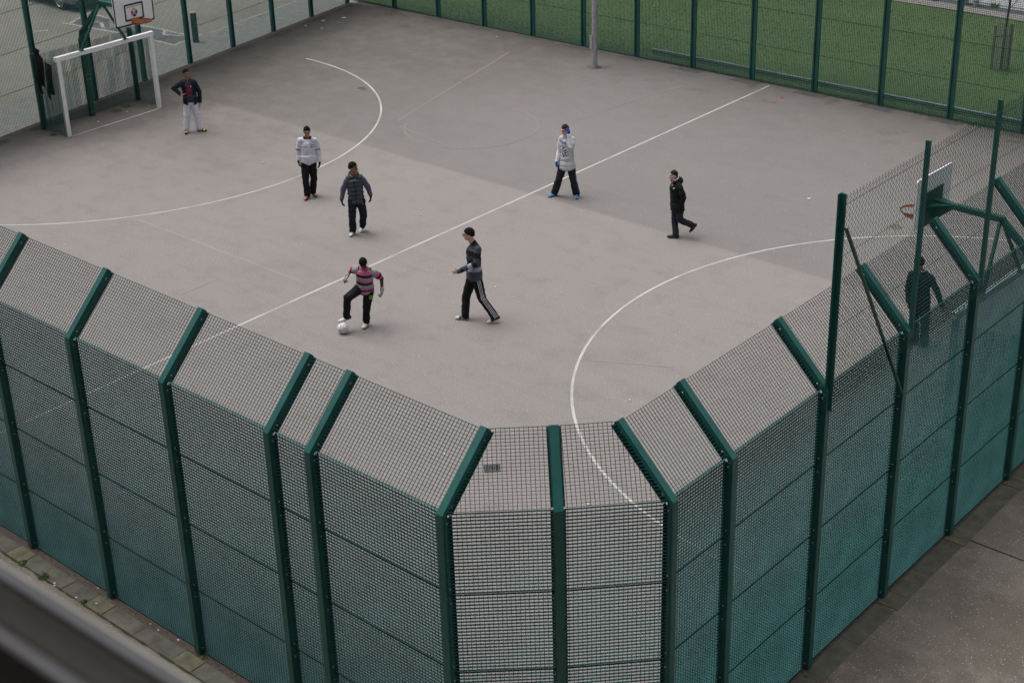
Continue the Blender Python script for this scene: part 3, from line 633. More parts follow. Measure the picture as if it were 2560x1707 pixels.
y_ = lambda x: 26.62+.021*(x+15.8)
mb = MB(); mb.tube([(-15.8, y_(-15.8), .28), (4, y_(4), .28)], .038, 10); part('top_rail', mb, GALV, t_, True)
mb = MB(); mb.tube([(-15.8, y_(-15.8)-.05, .225), (4, y_(4)-.05, .225)], .016, 6); mb.tube([(-15.8, y_(-15.8)-.05, .165), (4, y_(4)-.05, .165)], .016, 6); part('lower_rail', mb, GREEND, t_)

# floodlight-like bollard with louvres in the car park
t_ = thing('bollard', 'dark ribbed bollard beside the marked parking bay', 'bollard', (-28.34, 19.58, 0))
mb = MB()
for i in range(17): mb.tube([(-28.34, 19.58, .02+.053*i), (-28.34, 19.58, .058+.053*i)], [.105, .095], 14)
part('louvre', mb, mat('bollard_black', (.012, .014, .016), .7, .2, spec=.2), t_)
mb = MB().tube([(-28.34, 19.58, 0), (-28.34, 19.58, .92)], .07, 12); part('core', mb, mat('bollard_core', (.30, .31, .31), .5, .2), t_)
mb = MB().tube([(-28.34, 19.58, .915), (-28.34, 19.58, .95)], [.11, .10], 14); part('cap', mb, mat('bollard_cap', (.30, .31, .32), .4, .2), t_)
# drain and covers
t_ = thing('drain', 'slotted iron drain grate in the tarmac behind the chamfered corner', 'drain', (-3.48, 6.16, 0))
Md = Matrix.Rotation(math.radians(45), 3, 'Z'); dc = V((-3.482, 6.155, 0))
mb = MB().box(dc+V((0, 0, -.02)), (.26, .21, .045), Md); part('pit', mb, mat('pit_dark', (.006, .006, .007), .9), t_)
mb = MB()
for i in range(9): mb.box(dc+V((0, 0, .012))+Md @ V((-.108+.027*i, 0, 0)), (.011, .17, .012), Md)
for d_ in (-.097, .097): mb.box(dc+V((0, 0, .012))+Md @ V((0, d_, 0)), (.26, .018, .014), Md)
part('grate', mb, mat('grate_iron', (.14, .14, .15), .5, .3, 20, metal=.4), t_)
for nm, pts, lab, c in (('manhole_cover', [(-20.63, 19.24), (-20.59, 19.42), (-20.39, 19.39), (-20.36, 19.21)], 'small dark square cover in the tarmac inside the car park end curved line', (.075, .078, .065)), ('manhole_cover', [(-3.76, 19.25), (-3.69, 19.45), (-3.50, 19.37), (-3.58, 19.16)], 'small mossy square cover in the tarmac seen through the chain link', (.12, .12, .085))):
    ce = (sum(p[0] for p in pts)/4, sum(p[1] for p in pts)/4, 0)
    t_ = thing(nm, lab, 'manhole cover', ce)
    mb = MB().prism(pts, -.02, .008); part('lid', mb, mat('lid_%.3f' % c[0], c, .85, .35, 25, .4, 60), t_)
    mb = MB()
    for i in range(4): mb.bar((*pts[i], .008), (*pts[(i+1) % 4], .008), .012, .012, (0, 0, 1))
    part('frame', mb, mat('lid_frame', (.20, .20, .18), .8, .3), t_)
# sapling in a wire guard
t_ = thing('sapling', 'slim bare young tree rising from its wire guard on the lawn', 'tree', (-7.27, 31.55, 0))
BARK = mat('bark', (.055, .045, .038), .9, .3, 20, .5, 60)
mb = MB().tube([(-7.27, 31.55, 0), (-7.25, 31.56, 1.3), (-7.20, 31.60, 2.6), (-7.22, 31.62, 3.6)], [.04, .034, .026, .016], 8); part('trunk', mb, BARK, t_)
mb = MB()
for i in range(16):
    z = 1.7+i*.13; a = i*2.4; L = .9-.03*i; p0 = V((-7.24, 31.58, z)); q = p0+V((math.cos(a)*L*.6, math.sin(a)*L*.6, L*.7)); mb.tube([p0, (p0+q)/2+V((0, 0, .05)), q], [.011, .008, .003], 5)
    for k in range(4): s_ = p0.lerp(q, .35+.16*k); mb.tube([s_, s_+V((math.cos(a+k*1.9)*.18, math.sin(a+k*1.9)*.18, .2))], [.004, .002], 4)
part('crown', mb, BARK, t_)
t_ = thing('tree_guard', 'square wire guard round the sapling on the lawn', 'tree guard', (-7.3, 31.53, 0))
GW = mat('guard_wire', (.26, .26, .25), .5, .2, 9, metal=.4); mb = MB(); q = .17
cs = [V((-7.3-q, 31.53-q, 0)), V((-7.3+q, 31.53-q, 0)), V((-7.3+q, 31.53+q, 0)), V((-7.3-q, 31.53+q, 0))]
for i in range(4):
    a, b = cs[i], cs[(i+1) % 4]
    for z in np.arange(.05, 1.3, .05): mb.tube([a+V((0, 0, z)), b+V((0, 0, z))], .0035, 4)
    for k in range(7): p_ = a.lerp(b, k/7); mb.tube([p_, p_+V((0, 0, 1.28))], .0035, 4)
part('wire_mesh', mb, GW, t_)
mb = MB()
for c_ in (cs[0], cs[2]): mb.box(c_+V((0, 0, .64)), (.055, .055, 1.30))
part('stake', mb, mat('stake_wood', (.20, .14, .105), .85, .25, 15), t_)
mb = MB().tube([cs[0]+V((.0, 0, .95)), V((-7.26, 31.55, .97)), cs[2]+V((0, 0, .95))], .018, 6); part('tree_tie', mb, BLACKP, t_)
# kerbside frame, low rusty barrier and weeds by the road
t_ = thing('cycle_stand', 'small grey metal frame on the kerb beyond the lawn', 'cycle stand', (-11.3, 37.6, 0))
mb = MB()
for x in (-11.5, -11.12): mb.box((x, 37.6, .4), (.05, .3, .8))
for z in (.2, .5, .78): mb.box((-11.31, 37.6, z), (.42, .05, .04))
part('frame', mb, GALV, t_); mb = MB().box((-11.62, 37.62, .55), (.25, .03, .05)); part('crossbar', mb, WHITE, t_)
mb = MB(); RUST = mat('rusty_metal', (.16, .048, .032), .85, .4, 12, .4, 40)
mb.tube([(-13.3, 37.5, .07), (-12.4, 37.45, .07)], .05, 8); mb.tube([(-13.2, 37.62, .16), (-12.5, 37.55, .16)], .04, 8); mb.box((-12.9, 37.55, .06), (.12, .35, .10)); mb.box((-12.55, 37.5, .05), (.10, .30, .10))
single('pipe_rack', mb, RUST, 'low rusty red metal lying on the paving beyond the lawn', 'metal rack', (-12.9, 37.5, 0))
def tuft(name, label, cat, x, y, r, h, n, cols, group=None, z=.005):
    mb = MB()
    for i in range(n):
        a = random.uniform(0, 6.28); d = r*math.sqrt(random.random()); bx, by = x+math.cos(a)*d, y+math.sin(a)*d; hh = h*random.uniform(.4, 1); b = random.uniform(0, 6.28); w = random.uniform(.006, .013); e = V((math.cos(b)*hh*.7, math.sin(b)*hh*.7, hh))
        mb.add([(bx-w*math.sin(b), by+w*math.cos(b), z), (bx+w*math.sin(b), by-w*math.cos(b), z), V((bx, by, z))+e*.6+V((0, 0, hh*.2)), V((bx, by, z))+e], [(0, 1, 2), (0, 2, 3)])
    return single(name, mb, cols, label, cat, (x, y, 0), group)
WEED = mat('weed_green', (.085, .15, .035), .8, .35, 3); MOSS = mat('moss_green', (.075, .09, .03), .9, .35, 9)
wg = 'weeds in the joints round the court'
tuft('weed', 'grass tuft in the flag joint just below the third fence post from the left', 'weed', -5.47, -.29, .04, .06, 40, WEED, wg)
tuft('weed', 'long thin grass weed beside the leftmost visible fence post', 'weed', -7.02, -.30, .07, .05, 70, WEED, wg)
tuft('weed', 'bushy green weed between the two leftmost fence posts, on the flags', 'weed', -6.45, -.31, .08, .07, 60, WEED, wg)
tuft('weed', 'low weed in the soil against the near left mesh, lowest in the photo', 'weed', -3.15, .02, .09, .04, 40, WEED, wg)
tuft('weed', 'moss clump in the wet corner at the bottom right fence post', 'weed', 3.40, 4.55, .12, .04, 160, MOSS, wg)
tuft('weed', 'dandelion leaves at the foot of the goal back mesh, left of the middle post', 'weed', -24.38, 13.75, .16, .06, 60, WEED, wg)
tuft('weed', 'mossy weed strip inside the goal, right half of its back mesh', 'weed', -24.5, 14.2, .14, .04, 60, MOSS, wg)
tuft('weed', 'small weed at the outer foot of the left goal mesh', 'weed', -24.0, 11.5, .10, .05, 50, MOSS, wg)
tuft('weed', 'green weed in the gutter beyond the lawn', 'weed', -10.55, 37.75, .14, .16, 70, WEED, wg)
# jackets over the side mesh of the far goal
NAVY = mat('black_cloth', (.010, .010, .017), .9, .3, 12, .4, 50)
def hang(x0, x1, z0, z1, y, th, ph):
    mb = MB(); vs = []; fs = []; nu, nv = 10, 14
    for sgn in (1, -1):
        for j in range(nv+1):
            for i in range(nu+1):
                u_, v_ = i/nu, j/nv; w_ = 1-.28*v_*abs(math.sin(v_*2+ph)); x = (x0+x1)/2+(u_-.5)*(x1-x0)*w_+.03*math.sin(v_*5+ph)
                bulge = math.sin(math.pi*u_)*(.6+.4*math.sin(u_*11+ph+v_*2)); vs.append((x, y+sgn*th*max(.08, bulge)*math.sin(math.pi*min(1, .15+v_*.70)), z1-(z1-z0)*v_+.03*math.sin(u_*4+ph)))
    K = (nu+1)*(nv+1)
    for s_ in (0, 1):
        for j in range(nv):
            for i in range(nu):
                a = s_*K+j*(nu+1)+i; f = (a, a+1, a+nu+2, a+nu+1); fs.append(f if s_ else f[::-1])
    return mb.add(vs, fs)
t_ = thing('jacket', 'black jacket hung over the left side mesh of the far goal', 'jacket', (-24.2, 11.55, 2))
part('body', hang(-24.42, -24.06, 1.28, 2.08, 11.56, .085, .3), NAVY, t_, True)
part('sleeve', hang(-24.36, -24.18, 1.10, 1.9, 11.52, .07, 1.1), NAVY, t_, True); part('hood', hang(-24.40, -24.22, 1.95, 2.24, 11.6, .06, 2.1), NAVY, t_, True)
t_ = thing('jacket', 'dark green jacket hung beside the left post of the far goal', 'jacket', (-23.85, 11.55, 2))
part('body', hang(-23.98, -23.68, 1.15, 1.95, 11.55, .075, 2.2), mat('dark_green_cloth', (.008, .022, .020), .9, .3, 12, .4, 50), t_, True); part('sleeve', hang(-23.93, -23.80, 1.02, 1.7, 11.50, .06, .4), MATS['dark_green_cloth'], t_, True)
# litter
LIT = mat('litter_white', (.62, .62, .62), .7, .15, 30); LITB = mat('litter_blue', (.20, .30, .50), .7, .15, 30)
def scrap(x, y, s, m, label, grp='scraps of litter on the tarmac'):
    mb = MB(); a = random.uniform(0, 3); p = [(x+s*math.cos(a+k*1.25)*random.uniform(.5, 1), y+s*math.sin(a+k*1.25)*random.uniform(.5, 1)) for k in range(5)]
    mb.prism(p, .004, .012+s*.15); mb.add([(p[0][0], p[0][1], .01), (p[1][0], p[1][1], .01), (p[2][0], p[2][1], .02+s*.5)], [(0, 1, 2)])
    o = link('paper_scrap', mb.mesh('paper_scrap', m, V((x, y, 0))), None, Matrix.Translation((x, y, 0))); o['label'] = label; o['category'] = 'scrap'; o['group'] = grp
gen = 'small white scrap of litter lying on the court tarmac'
for x, y, s in ((-27.0, 23.7, .09), (-27.0, 22.95, .06), (-26.3, 23.0, .07), (-21.1, 25.6, .05), (-24.1, 13.9, .05), (-24.05, 14.6, .03), (-24.0, 12.9, .035), (-22.3, 10.6, .03), (-6.0, 19.6, .06), (-9.9, 9.0, .03), (-3.2, 9.4, .03), (-8.3, 11.5, .03), (-12.3, 13.4, .03), (-17.9, 13.5, .035), (-1.6, 6.3, .03), (-4.4, 6.0, .03)): scrap(x, y, s, LIT, gen)
scrap(-26.7, 24.35, .11, LIT, 'largest white scrap of litter near the back left court corner')
scrap(-26.35, 23.8, .07, LITB, 'pale blue scrap of litter near the back left court corner')
scrap(-10.69, 25.65, .06, mat('litter_orange', (.65, .13, .04), .6), 'bright orange scrap on the tarmac near the lawn side fence')
gen2 = 'tiny white litter scrap on the flags outside the near left fence'
for x, y, s in ((-7.05, -.31, .028), (-6.2, -.30, .025), (-6.15, -.33, .02), (-5.65, -.30, .022), (-5.3, -.2, .02), (-4.3, .0, .02), (-4.1, -.02, .02), (-3.7, .02, .025), (-7.3, .02, .02), (-5.6, .03, .018)): scrap(x, y, s, LIT, gen2, 'scraps of litter on the flags')
# ---------------------------------------------------------------- parked cars
def make_car(label, x0, y0, L=4.25, Wd=1.76, col=(.16, .165, .175)):
    """nose at x0 pointing +x, near side at y0"""
    c = thing('parked_car', label, 'car', (x0-L/2, y0+Wd/2, 0), 'cars parked beyond the left end fence')
    P = mat('car_paint', col, .28, .08, 2, metal=.4, coat=1.0)
    prof = [(0, .30), (.02, .55), (-.10, .70), (-.85, .86), (-1.05, .92), (-1.75, 1.38), (-2.6, 1.44), (-3.4, 1.36), (-4.0, 1.02), (-4.2, .95), (-4.25, .5), (-4.18, .28)]
    mb = MB(); secs = [(.0, .06), (.10, .0), (.5, 0), (.9, 0), (1.0, .06)]; vs = []; n = len(prof)
    for f, inset in secs:
        y = y0+Wd*f
        for px, pz in prof:
            k = max(0, (pz-.9))*.28; yy = y+(k if f < .5 else -k if f > .5 else 0); ins = inset*(1 if pz < .95 else .3)
            vs.append((x0+px*(L/4.25)+(-.06 if inset and px > -.3 else 0), yy, pz-(.03 if inset else 0)))
    fs = [tuple(range(n)), tuple(range((len(secs)-1)*n, len(secs)*n))[::-1]]
    for i in range(len(secs)-1):
        for k in range(n): fs.append((i*n+k, (i+1)*n+k, (i+1)*n+(k+1) % n, i*n+(k+1) % n))
    mb.add(vs, fs); o = part('body', mb, P, c, True); o.modifiers.new('bevel', 'BEVEL').width = .03
    GL = mat('car_glass', (.015, .018, .02), .08, .1)
    def quad(name, pts, m): mb = MB().add(pts, [tuple(range(len(pts)))]); return part(name, mb, m, c)
    xs = lambda v: x0+v
    quad('windscreen', [(xs(-1.06), y0+.2, .945), (xs(-1.06), y0+Wd-.2, .945), (xs(-1.72), y0+Wd-.30, 1.385), (xs(-1.72), y0+.30, 1.385)], GL)
    for f in (0, 1):
        yb = y0+.018 if not f else y0+Wd-.018; yt = y0+.125 if not f else y0+Wd-.125
        for a, b, ta, tb in ((-1.25, -2.25, -1.78, -2.25), (-2.35, -3.5, -2.35, -3.15)):
            quad('side_window', [(xs(a), yb, .95), (xs(b), yb, .95), (xs(tb), yt, 1.36), (xs(ta), yt, 1.36)], GL)
    for y in (y0+.30, y0+Wd-.30):
        mb = MB().ell((xs(-.06), y, .64), (.10, 0, 0), (0, .17, 0), (0, 0, .075)); part('headlight', mb, mat('lamp_lens', (.6, .62, .64), .1, .05), c, True)
    mb = MB().box((xs(.015), y0+Wd/2, .42), (.02, .52, .11)); part('number_plate', mb, mat('plate_white', (.75, .75, .72), .5, .05), c)
    mb = MB().box((xs(-.12), y0+Wd/2, .26), (.36, Wd-.25, .14)); part('lower_bumper', mb, BLACKP, c)
    TY = mat('tyre', (.012, .012, .012), .85); AL = mat('alloy', (.55, .56, .58), .3, .08, metal=.8)
    for wx in (-.84, -3.42):
        for f in (0, 1):
            y = y0+.02 if not f else y0+Wd-.02; d = -1 if not f else 1
            mb = MB().tube([(xs(wx), y-d*.18, .32), (xs(wx), y-d*.02, .32), (xs(wx), y, .32)], [.32, .32, .285], 28); w_ = part('wheel', mb, TY, c, True)
            mb = MB().tube([(xs(wx)+.22*math.cos(a), y+d*.012, .32+.22*math.sin(a)) for a in np.linspace(0, 6.283, 25)[:-1]], .016, 6, closed=True)
            for k in range(5):
                for e in (-.13, .13): a = 2*math.pi*k/5+e; mb.bar((xs(wx)+.03*math.cos(a), y+d*.012, .32+.03*math.sin(a)), (xs(wx)+.22*math.cos(a), y+d*.008, .32+.22*math.sin(a)), .03, .02, (0, 1, 0))
            mb.tube([(xs(wx), y, .32), (xs(wx), y+d*.02, .32)], .06, 12); part('rim', mb, AL, w_)
    return c
make_car('silver grey car with alloy wheels parked behind the far goal', -34.60, 19.36)
make_car('dark car parked furthest right along the left end fence', -33.6, 29.3, col=(.03, .032, .036))
# ---------------------------------------------------------------- railing close to the camera
t_ = thing('railing', 'out of focus dark grey metal rail across the near foreground', 'railing', (8, -9.16, 11.9))
RAIL = mat('railing_metal', (.065, .065, .07), .55, .2, 3, metal=.2)
ly = lambda x: -9.158+.018*(x-10.4)
mb = MB(); mb.bar((7.5, ly(7.5), 11.985), (13.5, ly(13.5), 11.985), .016, .012, (0, 1, 0)); part('top_flange', mb, RAIL, t_)
mb = MB(); mb.bar((7.5, ly(7.5)+.012, 11.935), (13.5, ly(13.5)+.012, 11.935), .016, .09, (0, 1, 0)); part('web', mb, mat('railing_web_lightened', (.30, .295, .27), .7, .2, 3), t_)  # web colour lightened to make up for the shade on its face
mb = MB(); mb.bar((7.5, ly(7.5)-.004, 11.885), (13.5, ly(13.5)-.004, 11.885), .020, .012, (0, 1, 0)); part('bottom_flange', mb, mat('railing_flange_lightened', (.19, .19, .205), .55, .15, 3), t_)  # lit look of the lower flange put into a lighter colour
mb = MB(); mb.bar((7.5, ly(7.5)+.01, 11.40), (13.5, ly(13.5)+.01, 11.40), .012, .94, (0, 1, 0)); part('shadow_panel', mb, mat('shadow_black', (.02, .02, .02), .8, .2, 3), t_)  # added black sheet standing in for the shadowed wall below the rail

# ---------------------------------------------------------------- the block of flats the photograph is taken from
t_ = thing('block_of_flats', 'brick block of flats behind the railing, overlooking the court', 'building', (10, -11, 0))
BRICK = mat('brick', (.07, .045, .035), .9, .25, 3, .4, 30)
FY, FH = -15.5, 31  # unseen block; distance and height set to shade the near fences
mb = MB(); mb.prism([(-50, FY), (60, FY), (60, FY-10), (-50, FY-10)], 0, FH); part('wall', mb, BRICK, t_)
mb = MB(); mb.prism([(-50.4, FY+.35), (60.4, FY+.35), (60.4, FY-10.4), (-50.4, FY-10.4)], FH, FH+.5); part('roof', mb, mat('roof_grey', (.10, .10, .10), .9), t_)
FR = mat('window_frame', (.25, .25, .25), .5); GL_ = mat('window_glass', (.02, .022, .025), .1)
wm = MB().box((0, 0, 0), (1.8, .06, 1.4)).mesh('window', FR); pm = MB()
for d in (-.43, .43): pm.box((d, .04, 0), (.76, .03, 1.25))
pm = pm.mesh('pane', GL_)
for k in range(12):
    for fl in range(8):
        M = Matrix.Translation((-30+6.4*k, FY+.01, 2.2+3.6*fl)); o = link('window', wm, t_, M); p = bpy.data.objects.new('pane', pm); COL.objects.link(p); p.parent = o; ORG[p] = ORG[o]
mb = MB(); mb.prism([(4, -9.0), (22, -9.0), (22, FY+.02), (4, FY+.02)], 11.1, 11.3); part('deck', mb, mat('balcony_concrete', (.22, .21, .20), .9), t_)
# ---------------------------------------------------------------- people
def remesh(mb, voxel, smooth=2, wr=0.0, wf=9.0, seed=0):
    me = mb.mesh('tmp', []); o = bpy.data.objects.new('tmp', me); COL.objects.link(o)
    r = o.modifiers.new('r', 'REMESH'); r.mode = 'VOXEL'; r.voxel_size = voxel; r.use_smooth_shade = True
    if smooth: s = o.modifiers.new('s', 'SMOOTH'); s.factor = .5; s.iterations = smooth
    dg = bpy.context.evaluated_depsgraph_get(); out = bpy.data.meshes.new_from_object(o.evaluated_get(dg)); bpy.data.objects.remove(o); bpy.data.meshes.remove(me)
    n = len(out.vertices); co = np.empty(n*3); no = np.empty(n*3); out.vertices.foreach_get('co', co); out.vertices.foreach_get('normal', no)
    co = co.reshape(-1, 3); no = no.reshape(-1, 3)
    if wr:
        d = np.array([noise.noise((p[0]*wf+seed, p[1]*wf, p[2]*wf*1.5))+.5*noise.noise((p[0]*wf*2.3, p[1]*wf*2.3+seed, p[2]*wf*3.2)) for p in co])
        co = co+no*(d*wr)[:, None]
    return out, co
def finish(name, out, co, mats, parent, fn=None, keep=None, ground=None):
    """assign materials by place on the cloth; fn and keep take the array of face centres"""
    if ground is not None: co[:, 2] = np.maximum(co[:, 2], ground)
    nf = len(out.polygons); fv = [tuple(p.vertices) for p in out.polygons]
    fc = np.array([co[list(f)].mean(0) for f in fv])
    sel = np.ones(nf, bool) if keep is None else keep(fc)
    me = bpy.data.meshes.new(name); off = np.array(ORG[parent]) if parent is not None else 0
    me.from_pydata((co-off).tolist(), [], [f for f, s in zip(fv, sel) if s]); me.update()
    for m in mats: me.materials.append(m)
    if fn is not None:
        idx = fn(fc)[sel].astype(np.int32); me.polygons.foreach_set('material_index', idx)
    me.polygons.foreach_set('use_smooth', [True]*len(me.polygons)); bpy.data.meshes.remove(out)
    return me
def cloth(name, col, rough=.9, var=.16, scale=16): return mat(name, col, rough, var, scale, .35, 160, spec=.2)
class Body:
    def __init__(s, j, face_dir, pitch, k=1.0):
        s.j = {a: V(b) for a, b in j.items() if a != 'h'}; s.k = k; J = s.j
        u_ = (J['nk']-(J['RH']+J['LH'])/2).normalized(); mid_ = (J['RS']+J['LS'])/2
        for a in ('RS', 'LS'): J[a] = J[a].lerp(mid_, .11)-u_*.048
        s.hip = (J['RH']+J['LH'])/2; s.up = (J['nk']-s.hip).normalized(); lat = J['LS']-J['RS']; s.lat = (lat-s.up*lat.dot(s.up)).normalized(); s.fwd = s.lat.cross(s.up)
        f = V(face_dir).normalized(); l = V((0, 0, 1)).cross(f).normalized()
        s.hf = (f*math.cos(pitch)-V((0, 0, 1))*math.sin(pitch)).normalized(); s.hl = l; s.hu = s.hf.cross(s.hl).normalized()
        if s.hu.z < 0: s.hu = -s.hu
        s.T = (J['nk']-s.hip).length
    def torso(s, mb, e=0.0, hem=None, belly=1.0):
        k = s.k; rows = [(.10, .158, .108), (.25, .152*belly, .107*belly), (.40, .150, .107), (.55, .154, .110), (.70, .160, .110)]
        for t, a, b in rows:
            c = s.hip+s.up*s.T*t; mb.ell(c, s.lat*(a*k+e), s.fwd*(b*k+e), s.up*(.150*k+e*.5))
        J = s.j; sh = (J['LS']+J['RS'])/2
        mb.cap(J['RS'].lerp(sh, .12)-s.up*.015, J['LS'].lerp(sh, .12)-s.up*.015, .046*k+e*.8, .046*k+e*.8)
        for a in ('RS', 'LS'): mb.cap(J[a].lerp(J['nk'], .15), J['nk']-s.up*.01, .046*k+e*.7, .052*k+e*.5)
        if hem is not None:
            for q in (0, .03, .06, .09, .12): mb.ell(s.hip+s.up*(hem+.05+q), s.lat*(.170*k+e), s.fwd*(.122*k+e), s.up*.075)
    def arm(s, mb, d, e=0.0, upto=1.0, r=(.050, .043, .040, .029)):
        J = s.j; k = s.k; a, b, c = J[d+'S'], J[d+'E'], J[d+'W']
        if upto < .5: mb.cap(a, a.lerp(b, upto*2), r[0]*k+e, (r[0]+(r[1]-r[0])*upto*2)*k+e*1.15); return
        mb.cap(a, b, r[0]*k+e, r[1]*k+e); mb.cap(b, b.lerp(c, (upto-.5)*2), r[2]*k+e, r[3]*k+e)
    def leg(s, mb, d, e=0.0, hemr=.062, upto=1.0, r=(.083, .058, .054, .040)):
        J = s.j; k = s.k; h, n, a = J[d+'H'], J[d+'K'], J[d+'A']; h = h.lerp(s.hip, .12)+s.up*.03
        mb.cap(h, n, r[0]*k+e, r[1]*k+e); mb.cap(n, n.lerp(a, upto), r[2]*k+e, (hemr if e else r[3]*k))
    def pelvis(s, mb, e=0.0):
        k = s.k; mb.ell(s.hip+s.up*.03, s.lat*(.158*k+e), s.fwd*(.112*k+e), s.up*(.12*k)); mb.ell(s.hip-s.up*.03, s.lat*(.14*k+e), s.fwd*(.10*k+e), s.up*(.09*k))
    def hand(s, mb, d, e=0.0, curl=.6, side=1):
        J = s.j; w = J[d+'W']; ax = (J[d+'F']-w).normalized(); fa = (w-J[d+'E']).normalized(); ax = (ax+fa*.5).normalized()
        lat = ax.cross(s.lat); lat = s.fwd-ax*s.fwd.dot(ax) if lat.length < .3 or abs(ax.dot(s.fwd)) < .75 else s.up-ax*s.up.dot(ax)
        lat = lat.normalized(); pal = ax.cross(lat).normalized()
        if pal.dot(s.lat)*(1 if d == 'R' else -1) < 0: pal = -pal               # palms face the thighs
        mb.cap(w-ax*.02, w+ax*.02, .027+e, .030+e); mb.ell(w+ax*.058, ax*(.050+e), lat*(.041+e), pal*(.017+e))
        for i, (o, L) in enumerate(((-.030, .062), (-.010, .074), (.011, .080), (.031, .070))):
            p = w+ax*.098+lat*o; q = p+(ax*math.cos(curl*.6)+pal*math.sin(curl*.6))*L*.5; t = q+(ax*math.cos(curl*1.6)+pal*math.sin(curl*1.6))*L*.5
            mb.cap(p-ax*.02, q, .0095+e, .0088+e); mb.cap(q, t, .0088+e, .0075+e)
        p = w+ax*.030+lat*.034; q = p+(ax*.55+lat*.75).normalized()*.038; t = q+(ax*.95+pal*.35).normalized()*.03; mb.cap(p, q, .012+e, .010+e); mb.cap(q, t, .010+e, .0085+e)
    def head(s, mb):
        c, k = s.j['hc'], s.k; f, l, u = s.hf, s.hl, s.hu
        mb.ell(c+u*.022-f*.012, l*.074*k, f*.094*k, u*.100*k); mb.ell(c-u*.052+f*.022, l*.054*k, f*.064*k, u*.062*k); mb.ell(c-u*.088+f*.052, l*.026*k, f*.024*k, u*.022*k)
        mb.cap(c+f*.080*k+u*.012, c+f*.101*k-u*.026, .009, .014); mb.cap(c+f*.078*k+u*.030-l*.034, c+f*.078*k+u*.030+l*.034, .012, .012)
        mb.ell(c+f*.080*k-u*.060, l*.024, f*.012, u*.011)
        for e in (-1, 1): mb.ell(c+l*e*.074*k-f*.012-u*.006, l*.010, f*.020, u*.032); mb.ell(c+l*e*.040*k+f*.055*k-u*.018, l*.022, f*.022, u*.022)
        mb.cap(s.j['nk']-s.up*.05, c-u*.055-f*.018, .060*k, .053*k)
    def headspace(s, fc):
        d = fc-np.array(s.j['hc']); return d@np.array(s.hl), d@np.array(s.hf), d@np.array(s.hu)
def person(J, label, skin, hair, face_dir, pitch, k=1.0, bare=('L', 'R'), hairlen=(1.0, .004), curl=.6, seed=0, group='boys playing football'):
    B = Body(J, face_dir, pitch, k); mb = MB(); B.torso(mb); B.pelvis(mb)
    for d in 'RL': B.arm(mb, d); B.leg(mb, d); B.hand(mb, d, 0, curl)
    B.head(mb)
    foot = {d: B.j[d+'A'] for d in 'RL'}
    for d in 'RL': mb.cap(B.j[d+'A'], B.j[d+'A']-V((0, 0, .03)), .036, .036)
    base = V((B.hip.x, B.hip.y, 0)); out, co = remesh(mb, .0062, 1)
    o = bpy.data.objects.new('person', None); ORG[o] = base
    SK = mat('skin_%s' % skin[0], skin[1], .6, .12, 20, .1, 200, spec=.35); DK = mat('brow_dark', (.012, .009, .008), .6); LP = mat('lip_%s' % skin[0], [c*m for c, m in zip(skin[1], (.72, .5, .5))], .5, .1)
    def fn(fc):
        l, f, u = B.headspace(fc); m = np.zeros(len(fc)); fr = f > .055
        m[fr & (np.abs(np.abs(l)-.032) < .015) & (np.abs(u-.010) < .0075)] = 1
        m[fr & (np.abs(np.abs(l)-.034) < .019) & (np.abs(u-.031) < .006)] = 1
        m[fr & (np.abs(l) < .026) & (np.abs(u+.060) < .009)] = 2
        return m
    me = finish('person', out, co, [SK, DK, LP], o, fn); bpy.data.objects.remove(o)
    o = link('person', me, None, Matrix.Translation(base)); o['label'] = label; o['category'] = 'person'; o['group'] = group
    B.o = o
    mb = MB(); c = B.j['hc']; th = hairlen[1]
    mb.ell(c+B.hu*.026-B.hf*.014, B.hl*(.077*k+th), B.hf*(.096*k+th), B.hu*(.100*k+th*1.5), 24, 16)
    if hairlen[0] > 1.2: mb.ell(c+B.hu*.105+B.hf*.030, B.hl*.06, B.hf*.055, B.hu*.035)
    out, co = remesh(mb, .006, 0, .006, 45, seed)
    def kp(fc):
        l, f, u = B.headspace(fc); jit = .006*np.sin(l*180+seed)+.004*np.sin(f*260)
        return (u > .022+.58*f+jit) | ((u > .100) & (f < .06))
    link('hair', finish('hair', out, co, [mat('hair_%s' % hair[0], hair[1], .8, .4, 60, .6, 220, spec=.12)], o, None, kp), o)
    return B
def wear(B, name, build, mats, fn=None, keep=None, voxel=.0085, wr=.006, wf=8, smooth=5, ground=None, seed=1):
    mb = MB(); build(mb); out, co = remesh(mb, voxel, smooth, wr, wf, seed)
    o = link(name, finish(name, out, co, mats, B.o, fn, keep, ground), B.o); return o
def down(B, fc): return (np.array(B.j['nk'])-fc)@np.array(B.up)      # distance below the neck along the trunk
def along(B, fc, d):
    """distance from the shoulder along arm d, and distance from the arm's axis"""
    a, b, c = (np.array(B.j[d+x]) for x in 'SEW'); best = np.full(len(fc), 9.); pos = np.zeros(len(fc)); s0 = 0
    for p, q in ((a, b), (b, c)):
        L = np.linalg.norm(q-p); t = np.clip((fc-p)@(q-p)/L**2, -.1, 1.3 if s0 else 1); ds = np.linalg.norm(fc-(p+np.outer(t, q-p)), axis=1)
        m = ds < best; best[m] = ds[m]; pos[m] = s0+t[m]*L; s0 += L
    return pos, best
def front(B, fc): d = fc-np.array(B.hip); return d@np.array(B.lat), d@np.array(B.fwd)
def trousers(B, m, e=.022, hemr=.072, fn=None, mats=None, upto=.98, voxel=.0085, wr=.011):
    def bl(mb):
        B.pelvis(mb, e*.5)
        for d in 'RL': B.leg(mb, d, e, hemr, upto)
    return wear(B, 'trousers', bl, mats or [m], fn, None, voxel, wr, 9)
